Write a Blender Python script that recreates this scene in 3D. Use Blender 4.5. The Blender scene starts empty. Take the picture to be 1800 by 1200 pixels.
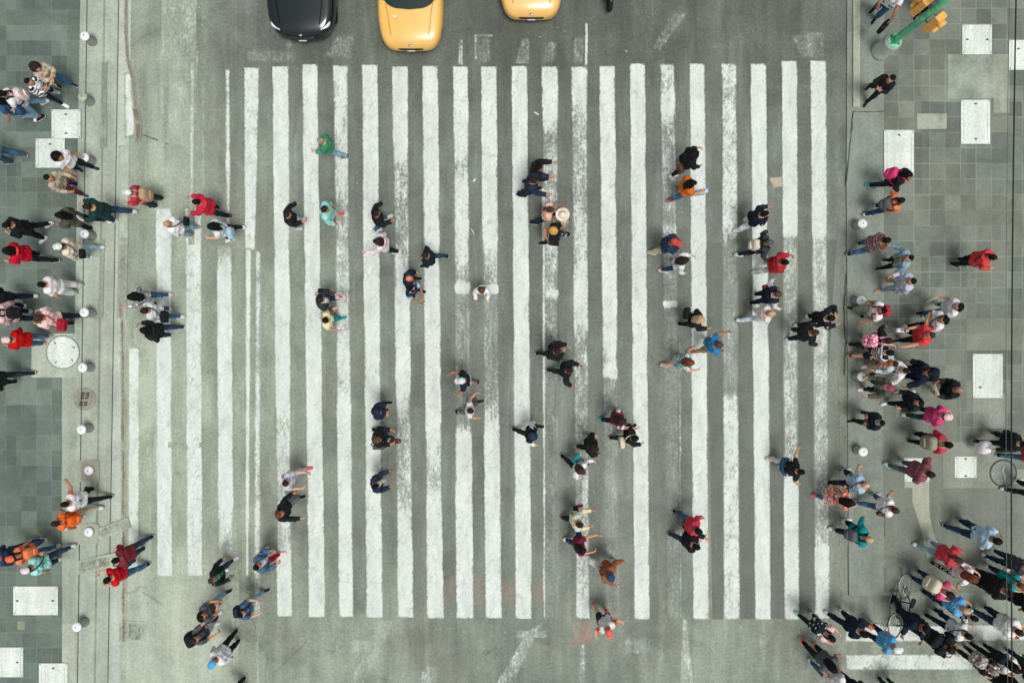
import bpy, bmesh, math, random
import numpy as np
from mathutils import Vector

# ------------------------------------------------------------------ scene, camera, light
scene = bpy.context.scene
H = 21.0            # camera height over the road, metres
PPM = 66.0          # photograph pixels per metre at road level
cam_d = bpy.data.cameras.new("camera")
cam = bpy.data.objects.new("camera", cam_d)
scene.collection.objects.link(cam)
cam.location = (0, 0, H)
cam_d.sensor_width = 36.0
cam_d.lens = 36.0 * (H * PPM) / 1800.0
cam_d.clip_end = 2000
scene.camera = cam

SUN_EL, SUN_AZ = math.radians(74), math.radians(150)
world = bpy.data.worlds.new("World")
scene.world = world
world.use_nodes = True
wn = world.node_tree
wn.nodes.clear()
sky = wn.nodes.new("ShaderNodeTexSky")
sky.sky_type = 'NISHITA'
sky.sun_disc = False
sky.sun_elevation = SUN_EL
sky.sun_rotation = SUN_AZ
sky.dust_density = 4.0
hs = wn.nodes.new("ShaderNodeHueSaturation")
hs.inputs['Saturation'].default_value = 0.25
bg = wn.nodes.new("ShaderNodeBackground")
bg.inputs['Strength'].default_value = 0.105
wo = wn.nodes.new("ShaderNodeOutputWorld")
wn.links.new(sky.outputs[0], hs.inputs['Color'])
wn.links.new(hs.outputs[0], bg.inputs['Color'])
wn.links.new(bg.outputs[0], wo.inputs['Surface'])

sun_d = bpy.data.lights.new("sun", 'SUN')
sun_d.energy = 1.9
sun_d.angle = math.radians(17)
sun_d.color = (1.0, 0.985, 0.965)
sun = bpy.data.objects.new("sun", sun_d)
scene.collection.objects.link(sun)
sd = Vector((math.cos(SUN_EL) * math.sin(SUN_AZ), math.cos(SUN_EL) * math.cos(SUN_AZ), math.sin(SUN_EL)))
sun.rotation_euler = sd.to_track_quat('Z', 'Y').to_euler()
sun.location = sd * 60

scene.view_settings.view_transform = 'Standard'
scene.view_settings.look = 'None'
scene.view_settings.gamma = 1.0
scene.view_settings.exposure = -0.03

rng = np.random.default_rng(7)
random.seed(7)


# ------------------------------------------------------------------ helpers
def W(px, py, z=0.0):
    """point at height z that the photograph shows at pixel (px, py)"""
    k = (H - z) / H / PPM
    return ((px - 900) * k, (600 - py) * k)


def srgb(c):
    out = []
    for v in c:
        v = v / 255.0
        out.append(v / 12.92 if v <= 0.04045 else ((v + 0.055) / 1.055) ** 2.4)
    return out


def mesh_obj(name, V, F, mats=(), parent=None, smooth=True, idx=None, loc=None, rotz=0.0):
    me = bpy.data.meshes.new(name)
    V = np.asarray(V, dtype=np.float32)
    if isinstance(F, np.ndarray):
        n, k = F.shape
        me.vertices.add(len(V))
        me.vertices.foreach_set("co", V.ravel())
        me.loops.add(n * k)
        me.loops.foreach_set("vertex_index", F.astype(np.int32).ravel())
        me.polygons.add(n)
        me.polygons.foreach_set("loop_start", np.arange(0, n * k, k, dtype=np.int32))
        me.polygons.foreach_set("loop_total", np.full(n, k, dtype=np.int32))
        nf = n
    else:
        me.from_pydata([tuple(v) for v in V], [], F)
        nf = len(F)
    me.polygons.foreach_set("use_smooth", np.full(nf, smooth))
    for m in mats:
        me.materials.append(m)
    if idx is not None:
        me.polygons.foreach_set("material_index", np.asarray(idx, dtype=np.int32))
    me.update(calc_edges=True)
    o = bpy.data.objects.new(name, me)
    scene.collection.objects.link(o)
    if parent is not None:
        o.parent = parent
    if loc is not None:
        o.location = loc
        o.rotation_euler = (0, 0, rotz)
    return o


def tag(o, label=None, cat=None, group=None, kind=None):
    if label: o['label'] = label
    if cat: o['category'] = cat
    if group: o['group'] = group
    if kind: o['kind'] = kind
    return o


def empty(name, loc, rotz=0.0):
    o = bpy.data.objects.new(name, None)
    scene.collection.objects.link(o)
    o.location = loc
    o.rotation_euler = (0, 0, rotz)
    o.empty_display_size = 0.2
    return o


def join(parts):
    """join a list of (V, F) with F lists or arrays into one (V, list F)"""
    Vs, Fs, n = [], [], 0
    for V, F in parts:
        V = np.asarray(V, float)
        Vs.append(V)
        for f in F:
            Fs.append([int(i) + n for i in f])
        n += len(V)
    return np.concatenate(Vs), Fs


def grid_faces(nu, nv, wrap=False):
    F = []
    for i in range(nu if wrap else nu - 1):
        for j in range(nv - 1):
            a, b = i * nv + j, ((i + 1) % nu) * nv + j
            F.append([a, b, b + 1, a + 1])
    return F


def lathe(profile, n=24, cap0=True, cap1=True):
    """profile: list of (r, z) bottom to top, closed surface of revolution"""
    V, m = [], len(profile)
    for i in range(n):
        a = 2 * math.pi * i / n
        for r, z in profile:
            V.append((r * math.cos(a), r * math.sin(a), z))
    F = []
    for i in range(n):
        for j in range(m - 1):
            a, b = i * m + j, ((i + 1) % n) * m + j
            F.append([a, b, b + 1, a + 1])
    if cap0: F.append([i * m for i in range(n)][::-1])
    if cap1: F.append([i * m + m - 1 for i in range(n)])
    return np.array(V), F


def tube(pts, r, n=8, closed=False, ry=None):
    """tube along a polyline; r may be a list"""
    P = np.asarray(pts, float)
    m = len(P)
    T = np.zeros_like(P)
    for i in range(m):
        a = P[(i - 1) % m] if (closed or i > 0) else P[i]
        b = P[(i + 1) % m] if (closed or i < m - 1) else P[i]
        T[i] = (b - a) / (np.linalg.norm(b - a) + 1e-9)
    up = np.array([0, 0, 1.0])
    if abs(T[0] @ up) > 0.9: up = np.array([1.0, 0, 0])
    V = []
    prev = None
    for i in range(m):
        if prev is None:
            s = np.cross(T[i], up)
        else:
            s = prev - T[i] * (prev @ T[i])
        s /= np.linalg.norm(s) + 1e-9
        prev = s
        u = np.cross(s, T[i])
        ri = r[i] if hasattr(r, '__len__') else r
        rv = ri if ry is None else ry
        for k in range(n):
            a = 2 * math.pi * k / n
            V.append(P[i] + s * math.cos(a) * ri + u * math.sin(a) * rv)
    F = []
    for i in range(m if closed else m - 1):
        for k in range(n):
            a, b = i * n, ((i + 1) % m) * n
            F.append([a + k, a + (k + 1) % n, b + (k + 1) % n, b + k])
    if not closed:
        F.append(list(range(n))[::-1])
        F.append([(m - 1) * n + k for k in range(n)])
    return np.array(V), F


def sbox(c, s, e=0.35, nu=20, nv=12):
    """rounded box (superquadric) centred at c with half sizes s"""
    def f(x, p): return np.sign(x) * np.abs(x) ** p
    V = []
    for i in range(nu):
        u = -math.pi + 2 * math.pi * i / nu
        for j in range(nv):
            v = -math.pi / 2 + math.pi * (j + 0.0) / (nv - 1)
            v = max(min(v, math.pi / 2 - 0.04), -math.pi / 2 + 0.04)
            V.append((s[0] * f(math.cos(v), e) * f(math.cos(u), e), s[1] * f(math.cos(v), e) * f(math.sin(u), e), s[2] * f(math.sin(v), e)))
    F = grid_faces(nu, nv, True)
    F.append([i * nv for i in range(nu)][::-1])
    F.append([i * nv + nv - 1 for i in range(nu)])
    return np.array(V, float) + np.array(c), F


def bevel_box(c, s, b=0.01, seg=2):
    bm = bmesh.new()
    bmesh.ops.create_cube(bm, size=1)
    for v in bm.verts:
        v.co = Vector((v.co.x * s[0] * 2, v.co.y * s[1] * 2, v.co.z * s[2] * 2))
    bmesh.ops.bevel(bm, geom=bm.edges[:], offset=b, segments=seg, profile=0.5, affect='EDGES')
    for v in bm.verts:
        v.co += Vector(c)
    bm.verts.index_update()
    V = np.array([v.co[:] for v in bm.verts])
    F = [[v.index for v in f.verts] for f in bm.faces]
    bm.free()
    return V, F


# ------------------------------------------------------------------ node helper
class N:
    def __init__(self, name):
        self.m = bpy.data.materials.new(name)
        self.m.use_nodes = True
        self.t = self.m.node_tree
        self.t.nodes.clear()
        self.out = self.t.nodes.new("ShaderNodeOutputMaterial")
        self.b = self.t.nodes.new("ShaderNodeBsdfPrincipled")
        self.t.links.new(self.b.outputs[0], self.out.inputs[0])

    def node(self, typ, **kw):
        n = self.t.nodes.new(typ)
        for k, v in kw.items():
            if k.startswith("_"):
                setattr(n, k[1:], v)
        return n

    def set(self, sock, v):
        if hasattr(v, 'is_linked'):
            self.t.links.new(v, sock)
        else:
            sock.default_value = v

    def math(self, op, a, b=0.0, c=0.0, clamp=False):
        n = self.node("ShaderNodeMath", _operation=op, _use_clamp=clamp)
        self.set(n.inputs[0], a); self.set(n.inputs[1], b); self.set(n.inputs[2], c)
        return n.outputs[0]

    def vmath(self, op, a, b=(0, 0, 0)):
        n = self.node("ShaderNodeVectorMath", _operation=op)
        self.set(n.inputs[0], a); self.set(n.inputs[1], b)
        return n.outputs[0]

    def pos(self):
        return self.node("ShaderNodeNewGeometry").outputs['Position']

    def obj(self):
        return self.node("ShaderNodeTexCoord").outputs['Object']

    def noise(self, vec, scale, detail=3.0, rough=0.55, dist=0.0):
        n = self.node("ShaderNodeTexNoise")
        self.set(n.inputs['Vector'], vec)
        n.inputs['Scale'].default_value = scale
        n.inputs['Detail'].default_value = detail
        n.inputs['Roughness'].default_value = rough
        n.inputs['Distortion'].default_value = dist
        return n.outputs['Fac']

    def vor(self, vec, scale, feature='F1', out='Distance'):
        n = self.node("ShaderNodeTexVoronoi", _feature=feature)
        self.set(n.inputs['Vector'], vec)
        n.inputs['Scale'].default_value = scale
        return n.outputs[out]

    def mapr(self, v, a, b, c=0.0, d=1.0, smooth=False):
        n = self.node("ShaderNodeMapRange", _clamp=True)
        if smooth: n.interpolation_type = 'SMOOTHSTEP'
        self.set(n.inputs[0], v)
        for i, x in enumerate((a, b, c, d)):
            self.set(n.inputs[i + 1], x)
        return n.outputs[0]

    def mix(self, f, a, b, mode='MIX'):
        n = self.node("ShaderNodeMix", _data_type='RGBA', _blend_type=mode)
        self.set(n.inputs['Factor'], f)
        for k, v in ((6, a), (7, b)):
            if not hasattr(v, 'is_linked'):
                v = (v[0], v[1], v[2], 1)
            self.set(n.inputs[k], v)
        return n.outputs[2]

    def scale(self, col, f):
        n = self.node("ShaderNodeVectorMath", _operation='SCALE')
        self.set(n.inputs[0], col)
        self.set(n.inputs[3], f)
        return n.outputs[0]

    def attr(self, name):
        return self.node("ShaderNodeAttribute", _attribute_name=name).outputs['Fac']

    def bump(self, h, strength=0.3, dist=0.01):
        n = self.node("ShaderNodeBump")
        n.inputs['Strength'].default_value = strength
        n.inputs['Distance'].default_value = dist
        self.set(n.inputs['Height'], h)
        self.t.links.new(n.outputs[0], self.b.inputs['Normal'])

    def finish(self, col, rough=0.85, spec=0.3, metal=0.0):
        if hasattr(col, 'is_linked'):
            self.t.links.new(col, self.b.inputs['Base Color'])
        else:
            self.b.inputs['Base Color'].default_value = (col[0], col[1], col[2], 1)
        self.set(self.b.inputs['Roughness'], rough)
        self.b.inputs['Specular IOR Level'].default_value = spec
        self.b.inputs['Metallic'].default_value = metal
        return self.m


LIT = 1.12     # photograph brightness of a sunlit white over its albedo


def alb(c):
    return [min(0.85, v * LIT) for v in srgb(c)]


COL = dict(black=(24, 28, 32), char=(55, 60, 64), navy=(28, 42, 62), dnavy=(19, 31, 46), jean=(58, 98, 130), djean=(30, 56, 84),
           ljean=(135, 170, 186), white=(238, 241, 241), offw=(214, 214, 205), cream=(212, 202, 180), beige=(186, 175, 150),
           tan=(176, 146, 114), khaki=(150, 150, 126), olive=(82, 83, 66), brown=(94, 66, 52), rust=(152, 96, 58), red=(205, 34, 44),
           dred=(128, 34, 46), maroon=(112, 40, 56), pink=(226, 72, 128), hotpink=(238, 50, 118), lpink=(228, 190, 188),
           palepink=(224, 206, 211), coral=(225, 92, 82), orange=(236, 112, 60), dkgreen=(25, 60, 56), green=(66, 140, 102),
           teal=(32, 150, 152), mint=(152, 216, 208), lblue=(168, 197, 216), sky=(92, 172, 226), blue=(38, 118, 174), dblue=(40, 76, 116),
           grey=(130, 135, 138), lgrey=(182, 187, 188), lav=(192, 194, 212), yellow=(226, 216, 162), mauve=(136, 76, 86),
           peach=(228, 178, 150), mustard=(214, 166, 84), red2=(178, 30, 44), camo=(168, 162, 150), dgrey=(88, 92, 96),
           auburn=(112, 62, 42), hbrown=(70, 50, 42), hblack=(20, 20, 21), blond=(190, 164, 122), hgrey=(150, 140, 130), dbrown=(48, 36, 34))
SKIN = dict(a=(206, 158, 128), b=(188, 138, 106), c=(160, 112, 86), d=(216, 174, 148))
_mc = {}


def cloth(spec):
    """fabric material: 'colour' or 'colour*pattern'"""
    if spec in _mc: return _mc[spec]
    col, _, pat = spec.partition('*')
    n = N("fabric " + spec.replace('*', ' '))
    base = alb(COL[col])
    o = n.obj()
    big = n.noise(o, 7.0, 2)
    f = n.mapr(big, 0.3, 0.7, 0.78, 1.14)
    c = n.node("ShaderNodeRGB").outputs[0]
    c.default_value = (*base, 1)
    if pat == 'stripe':
        s = n.node("ShaderNodeSeparateXYZ"); n.set(s.inputs[0], o)
        w = n.math('FRACT', n.math('MULTIPLY', s.outputs[2], 13.0))
        c = n.mix(n.math('GREATER_THAN', w, 0.5), c, alb((225, 228, 228)))
    elif pat == 'dstripe':
        s = n.node("ShaderNodeSeparateXYZ"); n.set(s.inputs[0], o)
        w = n.math('FRACT', n.math('MULTIPLY', s.outputs[2], 11.0))
        c = n.mix(n.math('GREATER_THAN', w, 0.62), c, alb((150, 128, 138)))
    elif pat == 'floral':
        v = n.vor(o, 17.0)
        c = n.mix(n.mapr(v, 0.42, 0.5), alb((238, 222, 220)), c)
    elif pat == 'camo':
        v = n.noise(o, 16.0, 2)
        c = n.mix(n.mapr(v, 0.5, 0.53), c, alb((100, 94, 86)))
        v2 = n.noise(n.vmath('ADD', o, (3, 1, 2)), 20.0, 2)
        c = n.mix(n.mapr(v2, 0.58, 0.61), c, alb((222, 216, 204)))
    elif pat == 'leopard':
        v = n.vor(o, 30.0)
        c = n.mix(n.mapr(v, 0.35, 0.5), alb((60, 48, 42)), c)
    elif pat == 'print':
        v = n.noise(o, 14.0, 1)
        c = n.mix(n.mapr(v, 0.6, 0.63), c, alb((214, 216, 214)))
    elif pat == 'plaid':
        s = n.node("ShaderNodeSeparateXYZ"); n.set(s.inputs[0], o)
        a = n.math('GREATER_THAN', n.math('FRACT', n.math('MULTIPLY', s.outputs[2], 12.0)), 0.55)
        b = n.math('GREATER_THAN', n.math('FRACT', n.math('MULTIPLY', s.outputs[1], 12.0)), 0.55)
        c = n.mix(n.math('MULTIPLY', n.math('ADD', a, b), 0.4), c, alb((205, 218, 232)))
    oi = n.node("ShaderNodeObjectInfo").outputs['Random']
    hv = n.node("ShaderNodeHueSaturation")
    n.set(hv.inputs['Color'], c)
    n.set(hv.inputs['Hue'], n.mapr(oi, 0, 1, .492, .508))
    n.set(hv.inputs['Saturation'], n.mapr(n.math('FRACT', n.math('MULTIPLY', oi, 7.31)), 0, 1, .92, 1.05))
    n.set(hv.inputs['Value'], n.mapr(n.math('FRACT', n.math('MULTIPLY', oi, 13.7)), 0, 1, .86, 1.10))
    c = hv.outputs[0]
    fade = n.mapr(n.noise(o, 3.0, 4, .7), .42, .68)
    c = n.mix(n.math('MULTIPLY', fade, .025), c, (.55, .56, .55))
    c = n.scale(c, n.math('MULTIPLY', f, n.mapr(n.noise(o, 55.0, 3, .7), .3, .7, .84, 1.14)))
    wr = n.noise(n.vmath('MULTIPLY', o, (1.0, 1.0, .6)), 13.0, 4, .6, .8)
    n.bump(wr, 0.6, 0.035)
    m = n.finish(c, 0.88, 0.2)
    _mc[spec] = m
    return m


def plain(name, col, rough=0.6, spec=0.3, metal=0.0, var=0.12, sc=12.0, albedo=None):
    key = ("p", name)
    if key in _mc: return _mc[key]
    n = N(name)
    base = albedo if albedo else alb(col)
    f = n.mapr(n.noise(n.obj(), sc, 3), 0.3, 0.7, 1 - var, 1 + var)
    c = n.node("ShaderNodeRGB").outputs[0]
    c.default_value = (*base, 1)
    m = n.finish(n.scale(c, f), rough, spec, metal)
    _mc[key] = m
    return m


def skin(k):
    return plain("skin " + k, SKIN[k], 0.55, 0.35, var=0.08)


def hairm(c):
    key = ("h", c)
    if key in _mc: return _mc[key]
    n = N("hair " + c)
    o = n.vmath('MULTIPLY', n.obj(), (1, 1, 0.35))
    st = n.noise(o, 34.0, 4, .7)
    base = alb(COL[c])
    cc = n.node("ShaderNodeRGB").outputs[0]
    cc.default_value = (*base, 1)
    n.bump(st, 0.6, 0.006)
    m = n.finish(n.scale(cc, n.mapr(st, 0.3, 0.7, 0.55, 1.25)), 0.62, 0.12)
    _mc[key] = m
    return m
# ------------------------------------------------------------------ ground materials
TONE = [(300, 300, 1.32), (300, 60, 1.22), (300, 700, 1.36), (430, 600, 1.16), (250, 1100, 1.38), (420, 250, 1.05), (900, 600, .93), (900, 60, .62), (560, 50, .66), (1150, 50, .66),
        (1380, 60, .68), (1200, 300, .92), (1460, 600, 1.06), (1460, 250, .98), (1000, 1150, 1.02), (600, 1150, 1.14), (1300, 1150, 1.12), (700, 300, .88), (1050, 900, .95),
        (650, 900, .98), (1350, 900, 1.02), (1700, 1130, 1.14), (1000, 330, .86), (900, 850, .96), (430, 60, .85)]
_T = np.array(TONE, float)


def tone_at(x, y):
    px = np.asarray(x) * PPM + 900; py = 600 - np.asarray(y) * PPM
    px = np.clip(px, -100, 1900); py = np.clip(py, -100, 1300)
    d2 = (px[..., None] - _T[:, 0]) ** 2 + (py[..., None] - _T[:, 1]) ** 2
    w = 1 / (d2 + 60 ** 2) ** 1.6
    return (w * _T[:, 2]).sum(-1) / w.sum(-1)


def set_attr(o, name, vals):
    a = o.data.attributes.new(name, 'FLOAT', 'POINT')
    a.data.foreach_set('value', np.asarray(vals, np.float32))


def asphalt(n):
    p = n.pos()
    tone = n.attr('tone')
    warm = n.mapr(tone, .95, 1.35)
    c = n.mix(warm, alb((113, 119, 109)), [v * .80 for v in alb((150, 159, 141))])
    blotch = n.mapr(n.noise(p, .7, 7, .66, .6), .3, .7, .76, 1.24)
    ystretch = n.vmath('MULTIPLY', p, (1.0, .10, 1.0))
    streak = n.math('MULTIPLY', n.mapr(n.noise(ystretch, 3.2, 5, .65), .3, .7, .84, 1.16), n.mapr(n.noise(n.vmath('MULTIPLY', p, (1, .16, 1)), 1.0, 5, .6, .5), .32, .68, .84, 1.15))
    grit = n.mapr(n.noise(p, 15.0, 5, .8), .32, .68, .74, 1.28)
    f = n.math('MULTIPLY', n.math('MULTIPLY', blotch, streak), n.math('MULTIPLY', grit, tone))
    c = n.scale(c, f)
    # hairline cracks
    w = n.noise(p, 1.4, 3)
    pw = n.vmath('ADD', p, n.node_comb(w, 0.9))
    e = n.vor(pw, .33, 'DISTANCE_TO_EDGE')
    cr = n.math('MULTIPLY', n.mapr(e, .0, .006, 1, 0), n.mapr(n.noise(p, .4, 2), .5, .6))
    c = n.mix(n.math('MULTIPLY', cr, .45), c, alb((70, 74, 66)))
    # gum spots and oil drips
    g = n.vor(p, 1.5)
    c = n.mix(n.math('MULTIPLY', n.mapr(g, .022, .034, 1, 0), .55), c, alb((62, 64, 60)))
    oil = n.math('MULTIPLY', n.mapr(n.noise(p, .8, 5, .7), .57, .72), .40)
    c = n.mix(oil, c, alb((74, 78, 72)))
    # crumbs of old paint
    sp = n.math('MULTIPLY', n.mapr(n.noise(p, 13.0, 3, .7), .665, .70), n.mapr(n.noise(p, .7, 4), .46, .60))
    c = n.mix(n.math('MULTIPLY', sp, .8), c, alb((212, 218, 206)))
    film = n.math('MULTIPLY', n.mapr(n.noise(ystretch, 1.1, 5, .65), .56, .74), .22)
    c = n.mix(film, c, alb((190, 196, 182)))
    return c, p, n.noise(p, 70.0, 3)


def _nc(self, v, amp):
    k = self.node("ShaderNodeCombineXYZ")
    a = self.math('MULTIPLY', v, amp)
    self.set(k.inputs[0], a); self.set(k.inputs[1], a)
    return k.outputs[0]


N.node_comb = _nc

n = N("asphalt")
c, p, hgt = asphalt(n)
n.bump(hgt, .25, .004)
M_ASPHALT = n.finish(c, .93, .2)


def paint_mat(name, col):
    n = N(name)
    a, p, hgt = asphalt(n)
    wear, edge, crack = n.attr('wear'), n.attr('edge'), n.attr('crack')
    big = n.noise(n.vmath('MULTIPLY', p, (1, .5, 1)), 3.2, 3, .6)
    fine = n.noise(n.vmath('MULTIPLY', p, (1, .72, 1)), 15.0, 7, .8, .35)
    scr = n.noise(n.vmath('MULTIPLY', p, (1, .10, 1)), 16.0, 5, .7, .3)
    nn = n.math('ADD', n.math('ADD', n.math('MULTIPLY', fine, .52), n.math('MULTIPLY', scr, .20)), n.math('MULTIPLY', big, .28))
    t = n.math('ADD', n.math('MULTIPLY', wear, .285), .345)
    t = n.math('ADD', t, n.mapr(edge, 0, .26, .17, 0))
    hard = n.mapr(nn, n.math('SUBTRACT', t, .03), n.math('ADD', t, .045))
    soft = n.mapr(nn, n.math('SUBTRACT', t, .14), n.math('ADD', t, .06))
    cov = n.math('ADD', n.math('MULTIPLY', hard, .58), n.math('MULTIPLY', soft, .42))
    spk = n.math('MULTIPLY', n.mapr(n.noise(n.vmath('ADD', p, (7.3, 2.1, 0)), 19.0, 5, .8), .585, .625), n.mapr(wear, .35, .65))
    spk = n.math('MULTIPLY', spk, n.mapr(n.noise(n.vmath('MULTIPLY', p, (1, .4, 1)), 2.6, 4, .7), .40, .58))
    spk = n.math('MULTIPLY', n.math('MULTIPLY', spk, n.mapr(edge, 0, .2)), n.mapr(wear, .80, 1.05, .95, .30))
    cov = n.math('MAXIMUM', cov, spk)
    w = n.noise(p, 5.0, 3)
    e = n.vor(n.vmath('ADD', n.vmath('MULTIPLY', p, (1, .8, 1)), n.node_comb(n.noise(p, 7.0, 6, .7), .34)), 6.4, 'DISTANCE_TO_EDGE')
    ck = n.math('MULTIPLY', n.mapr(e, .0, .065, 1, 0), n.math('MULTIPLY', crack, n.mapr(n.noise(p, 3.5, 4), .42, .56)))
    cov = n.math('MULTIPLY', cov, n.math('SUBTRACT', 1.0, n.math('MULTIPLY', ck, 1.0)), clamp=True)
    s = n.node("ShaderNodeSeparateXYZ"); n.set(s.inputs[0], p)
    dirt = n.math('MULTIPLY', n.mapr(n.noise(n.vmath('MULTIPLY', p, (1, .30, 1)), 2.8, 7, .72, .5), .38, .76, 1.05, .74), 1.0)
    gr = n.math('SUBTRACT', n.mapr(n.noise(p, 18.0, 5, .8), .3, .7, .86, 1.10), n.math('MULTIPLY', n.mapr(n.vor(p, 2.3), .022, .034, 1, 0), .5))
    pc = n.scale(n.mix(0, alb(col), alb(col)), n.math('MULTIPLY', dirt, gr))
    n.bump(n.math('ADD', cov, n.math('MULTIPLY', hgt, .4)), .2, .004)
    return n.finish(n.mix(cov, a, pc), .85, .25)


M_PAINT = paint_mat("road paint white", (207, 215, 206))
M_PAINT_R = paint_mat("road paint faded red", (190, 120, 112))


def concrete(name, col, var=.12, warm=0.0, joints=False):
    key = ("c", name)
    if key in _mc: return _mc[key]
    n = N(name)
    p = n.pos()
    c = n.node("ShaderNodeRGB").outputs[0]
    c.default_value = (*alb(col), 1)
    f = n.math('MULTIPLY', n.mapr(n.noise(p, 1.1, 7, .68, .6), .3, .7, 1 - var * 1.7, 1 + var * 1.5), n.mapr(n.noise(p, 15, 5, .78), .3, .7, .80, 1.2))
    ys = n.mapr(n.noise(n.vmath('MULTIPLY', p, (1.0, .07, 1.0)), 3.2, 4, .6), .3, .7, .86, 1.12)
    c = n.scale(c, n.math('MULTIPLY', f, ys))
    st = n.mapr(n.noise(p, 1.7, 5, .7), .58, .74)
    c = n.mix(n.math('MULTIPLY', st, .35), c, alb((96, 100, 88)))
    g = n.vor(p, 1.9)
    c = n.mix(n.math('MULTIPLY', n.mapr(g, .018, .030, 1, 0), .5), c, alb((70, 72, 66)))
    n.bump(n.noise(p, 60, 3), .25, .004)
    m = n.finish(c, .92, .2)
    _mc[key] = m
    return m


def tiles(name, col, size, off, grout, gw, amt):
    n = N(name)
    p = n.pos()
    q = n.vmath('ADD', n.vmath('SCALE', p), (0, 0, 0))
    n.t.links.new
    sc = n.node("ShaderNodeVectorMath", _operation='SCALE'); n.set(sc.inputs[0], n.vmath('ADD', p, off)); sc.inputs[3].default_value = 1.0 / size
    q = sc.outputs[0]
    fl = n.vmath('FLOOR', q)
    wn_ = n.node("ShaderNodeTexWhiteNoise", _noise_dimensions='2D'); n.set(wn_.inputs['Vector'], fl)
    v = wn_.outputs['Value']
    # runs of tiles of one delivery: a second, coarser value
    fl2 = n.vmath('FLOOR', n.vmath('MULTIPLY', q, (.34, .5, 1)))
    w2 = n.node("ShaderNodeTexWhiteNoise", _noise_dimensions='2D'); n.set(w2.inputs['Vector'], fl2)
    f = n.math('MULTIPLY', n.mapr(v, 0, 1, .76, 1.2), n.mapr(w2.outputs['Value'], 0, 1, .86, 1.14))
    f = n.math('SUBTRACT', f, n.math('MULTIPLY', n.math('GREATER_THAN', v, .90), .20))
    c = n.node("ShaderNodeRGB").outputs[0]
    c.default_value = (*alb(col), 1)
    c = n.mix(n.mapr(w2.outputs['Value'], .2, .9), alb(col), [a * b for a, b in zip(alb(col), (1.03, 1.0, .94))])
    blot = n.mapr(n.noise(p, 1.1, 6, .7, .6), .3, .7, .78, 1.22)
    grit = n.mapr(n.noise(p, 17, 4, .75), .3, .7, .86, 1.14)
    c = n.scale(c, n.math('MULTIPLY', f, n.math('MULTIPLY', blot, grit)))
    fr = n.vmath('FRACTION', q)
    s = n.node("ShaderNodeSeparateXYZ"); n.set(s.inputs[0], fr)
    ex = n.math('MINIMUM', s.outputs[0], n.math('SUBTRACT', 1.0, s.outputs[0]))
    ey = n.math('MINIMUM', s.outputs[1], n.math('SUBTRACT', 1.0, s.outputs[1]))
    e = n.math('MINIMUM', ex, ey)
    gm = n.math('MULTIPLY', n.mapr(e, gw, gw * 1.9, 1, 0), n.mapr(n.noise(p, .8, 5, .65), .40, .60, .05, 1))
    c = n.mix(n.math('MULTIPLY', gm, amt), c, alb(grout))
    g = n.vor(p, 1.6)
    c = n.mix(n.math('MULTIPLY', n.mapr(g, .018, .03, 1, 0), .5), c, alb((170, 176, 168)))
    n.bump(n.mapr(e, 0, gw * 1.5), .25, .004)
    return n.finish(c, .8, .3)


M_TILE_L = tiles("pavers left", (97, 111, 103), .403, (.14, .07, 0), (120, 134, 122), .018, .45)
M_TILE_R = tiles("pavers right", (109, 116, 106), .412, (.03, .22, 0), (140, 149, 138), .022, .6)


# ------------------------------------------------------------------ ground sheets
def sheet(name, pts, z, mat, px=True, thick=0.0, kind='structure'):
    P = [W(*q) for q in pts] if px else pts
    area = sum(P[i][0] * P[(i + 1) % len(P)][1] - P[(i + 1) % len(P)][0] * P[i][1] for i in range(len(P)))
    if area < 0: P = P[::-1]
    n = len(P)
    V = [(x, y, z) for x, y in P]
    F = [list(range(n))]
    if thick:
        V += [(x, y, z - thick) for x, y in P]
        F += [[i, i + n, (i + 1) % n + n, (i + 1) % n] for i in range(n)]
    o = mesh_obj(name, V, F, [mat], None, False)
    if kind: o['kind'] = kind
    return o


gx = np.concatenate([[-160, -80, -40, -22], np.arange(-15, 15.01, .25), [22, 40, 80, 160]])
gy = np.concatenate([[-160, -80, -40, -18], np.arange(-10.5, 10.51, .25), [18, 40, 80, 160]])
GX, GY = np.meshgrid(gx, gy, indexing='ij')
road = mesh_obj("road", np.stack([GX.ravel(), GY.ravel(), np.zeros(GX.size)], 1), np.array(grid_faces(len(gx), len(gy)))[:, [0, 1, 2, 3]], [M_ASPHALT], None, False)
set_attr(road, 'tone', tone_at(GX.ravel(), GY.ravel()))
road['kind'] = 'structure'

SW = 0.05
Y0, Y1 = -3000, 4000
M_CONC_L = concrete("kerb concrete pale", (158, 168, 153), .10)
M_CONC_L2 = concrete("gutter concrete", (169, 177, 164), .10)
M_CONC_R = concrete("kerb concrete grey", (128, 136, 125), .10)
M_RUST = concrete("rusty kerb joint", (128, 112, 96), .3)
M_SEAM = plain("dark joint gap", (62, 70, 60), .95)  # dark colour of the joints and cracks


def lx(x0, x1, y):          # a line that runs down the picture with a slight tilt
    return x0 + (x1 - x0) * y / 1200.0


def strip(name, a, b, z, mat, y0=Y0, y1=Y1, za=None, zb=None):
    """strip between two tilted lines a=(x at y 0, x at y 1200) and b"""
    V, F = [], []
    ys = np.linspace(y0, y1, 40)
    for y in ys:
        for (p0, p1), zz in ((a, za if za is not None else z), (b, zb if zb is not None else z)):
            X, Y = W(lx(p0, p1, y), y)
            V.append((X, Y, zz))
    for i in range(len(ys) - 1):
        F.append([2 * i, 2 * i + 2, 2 * i + 3, 2 * i + 1])
    o = mesh_obj(name, V, F, [mat], None, False)
    o['kind'] = 'structure'
    return o


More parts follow.
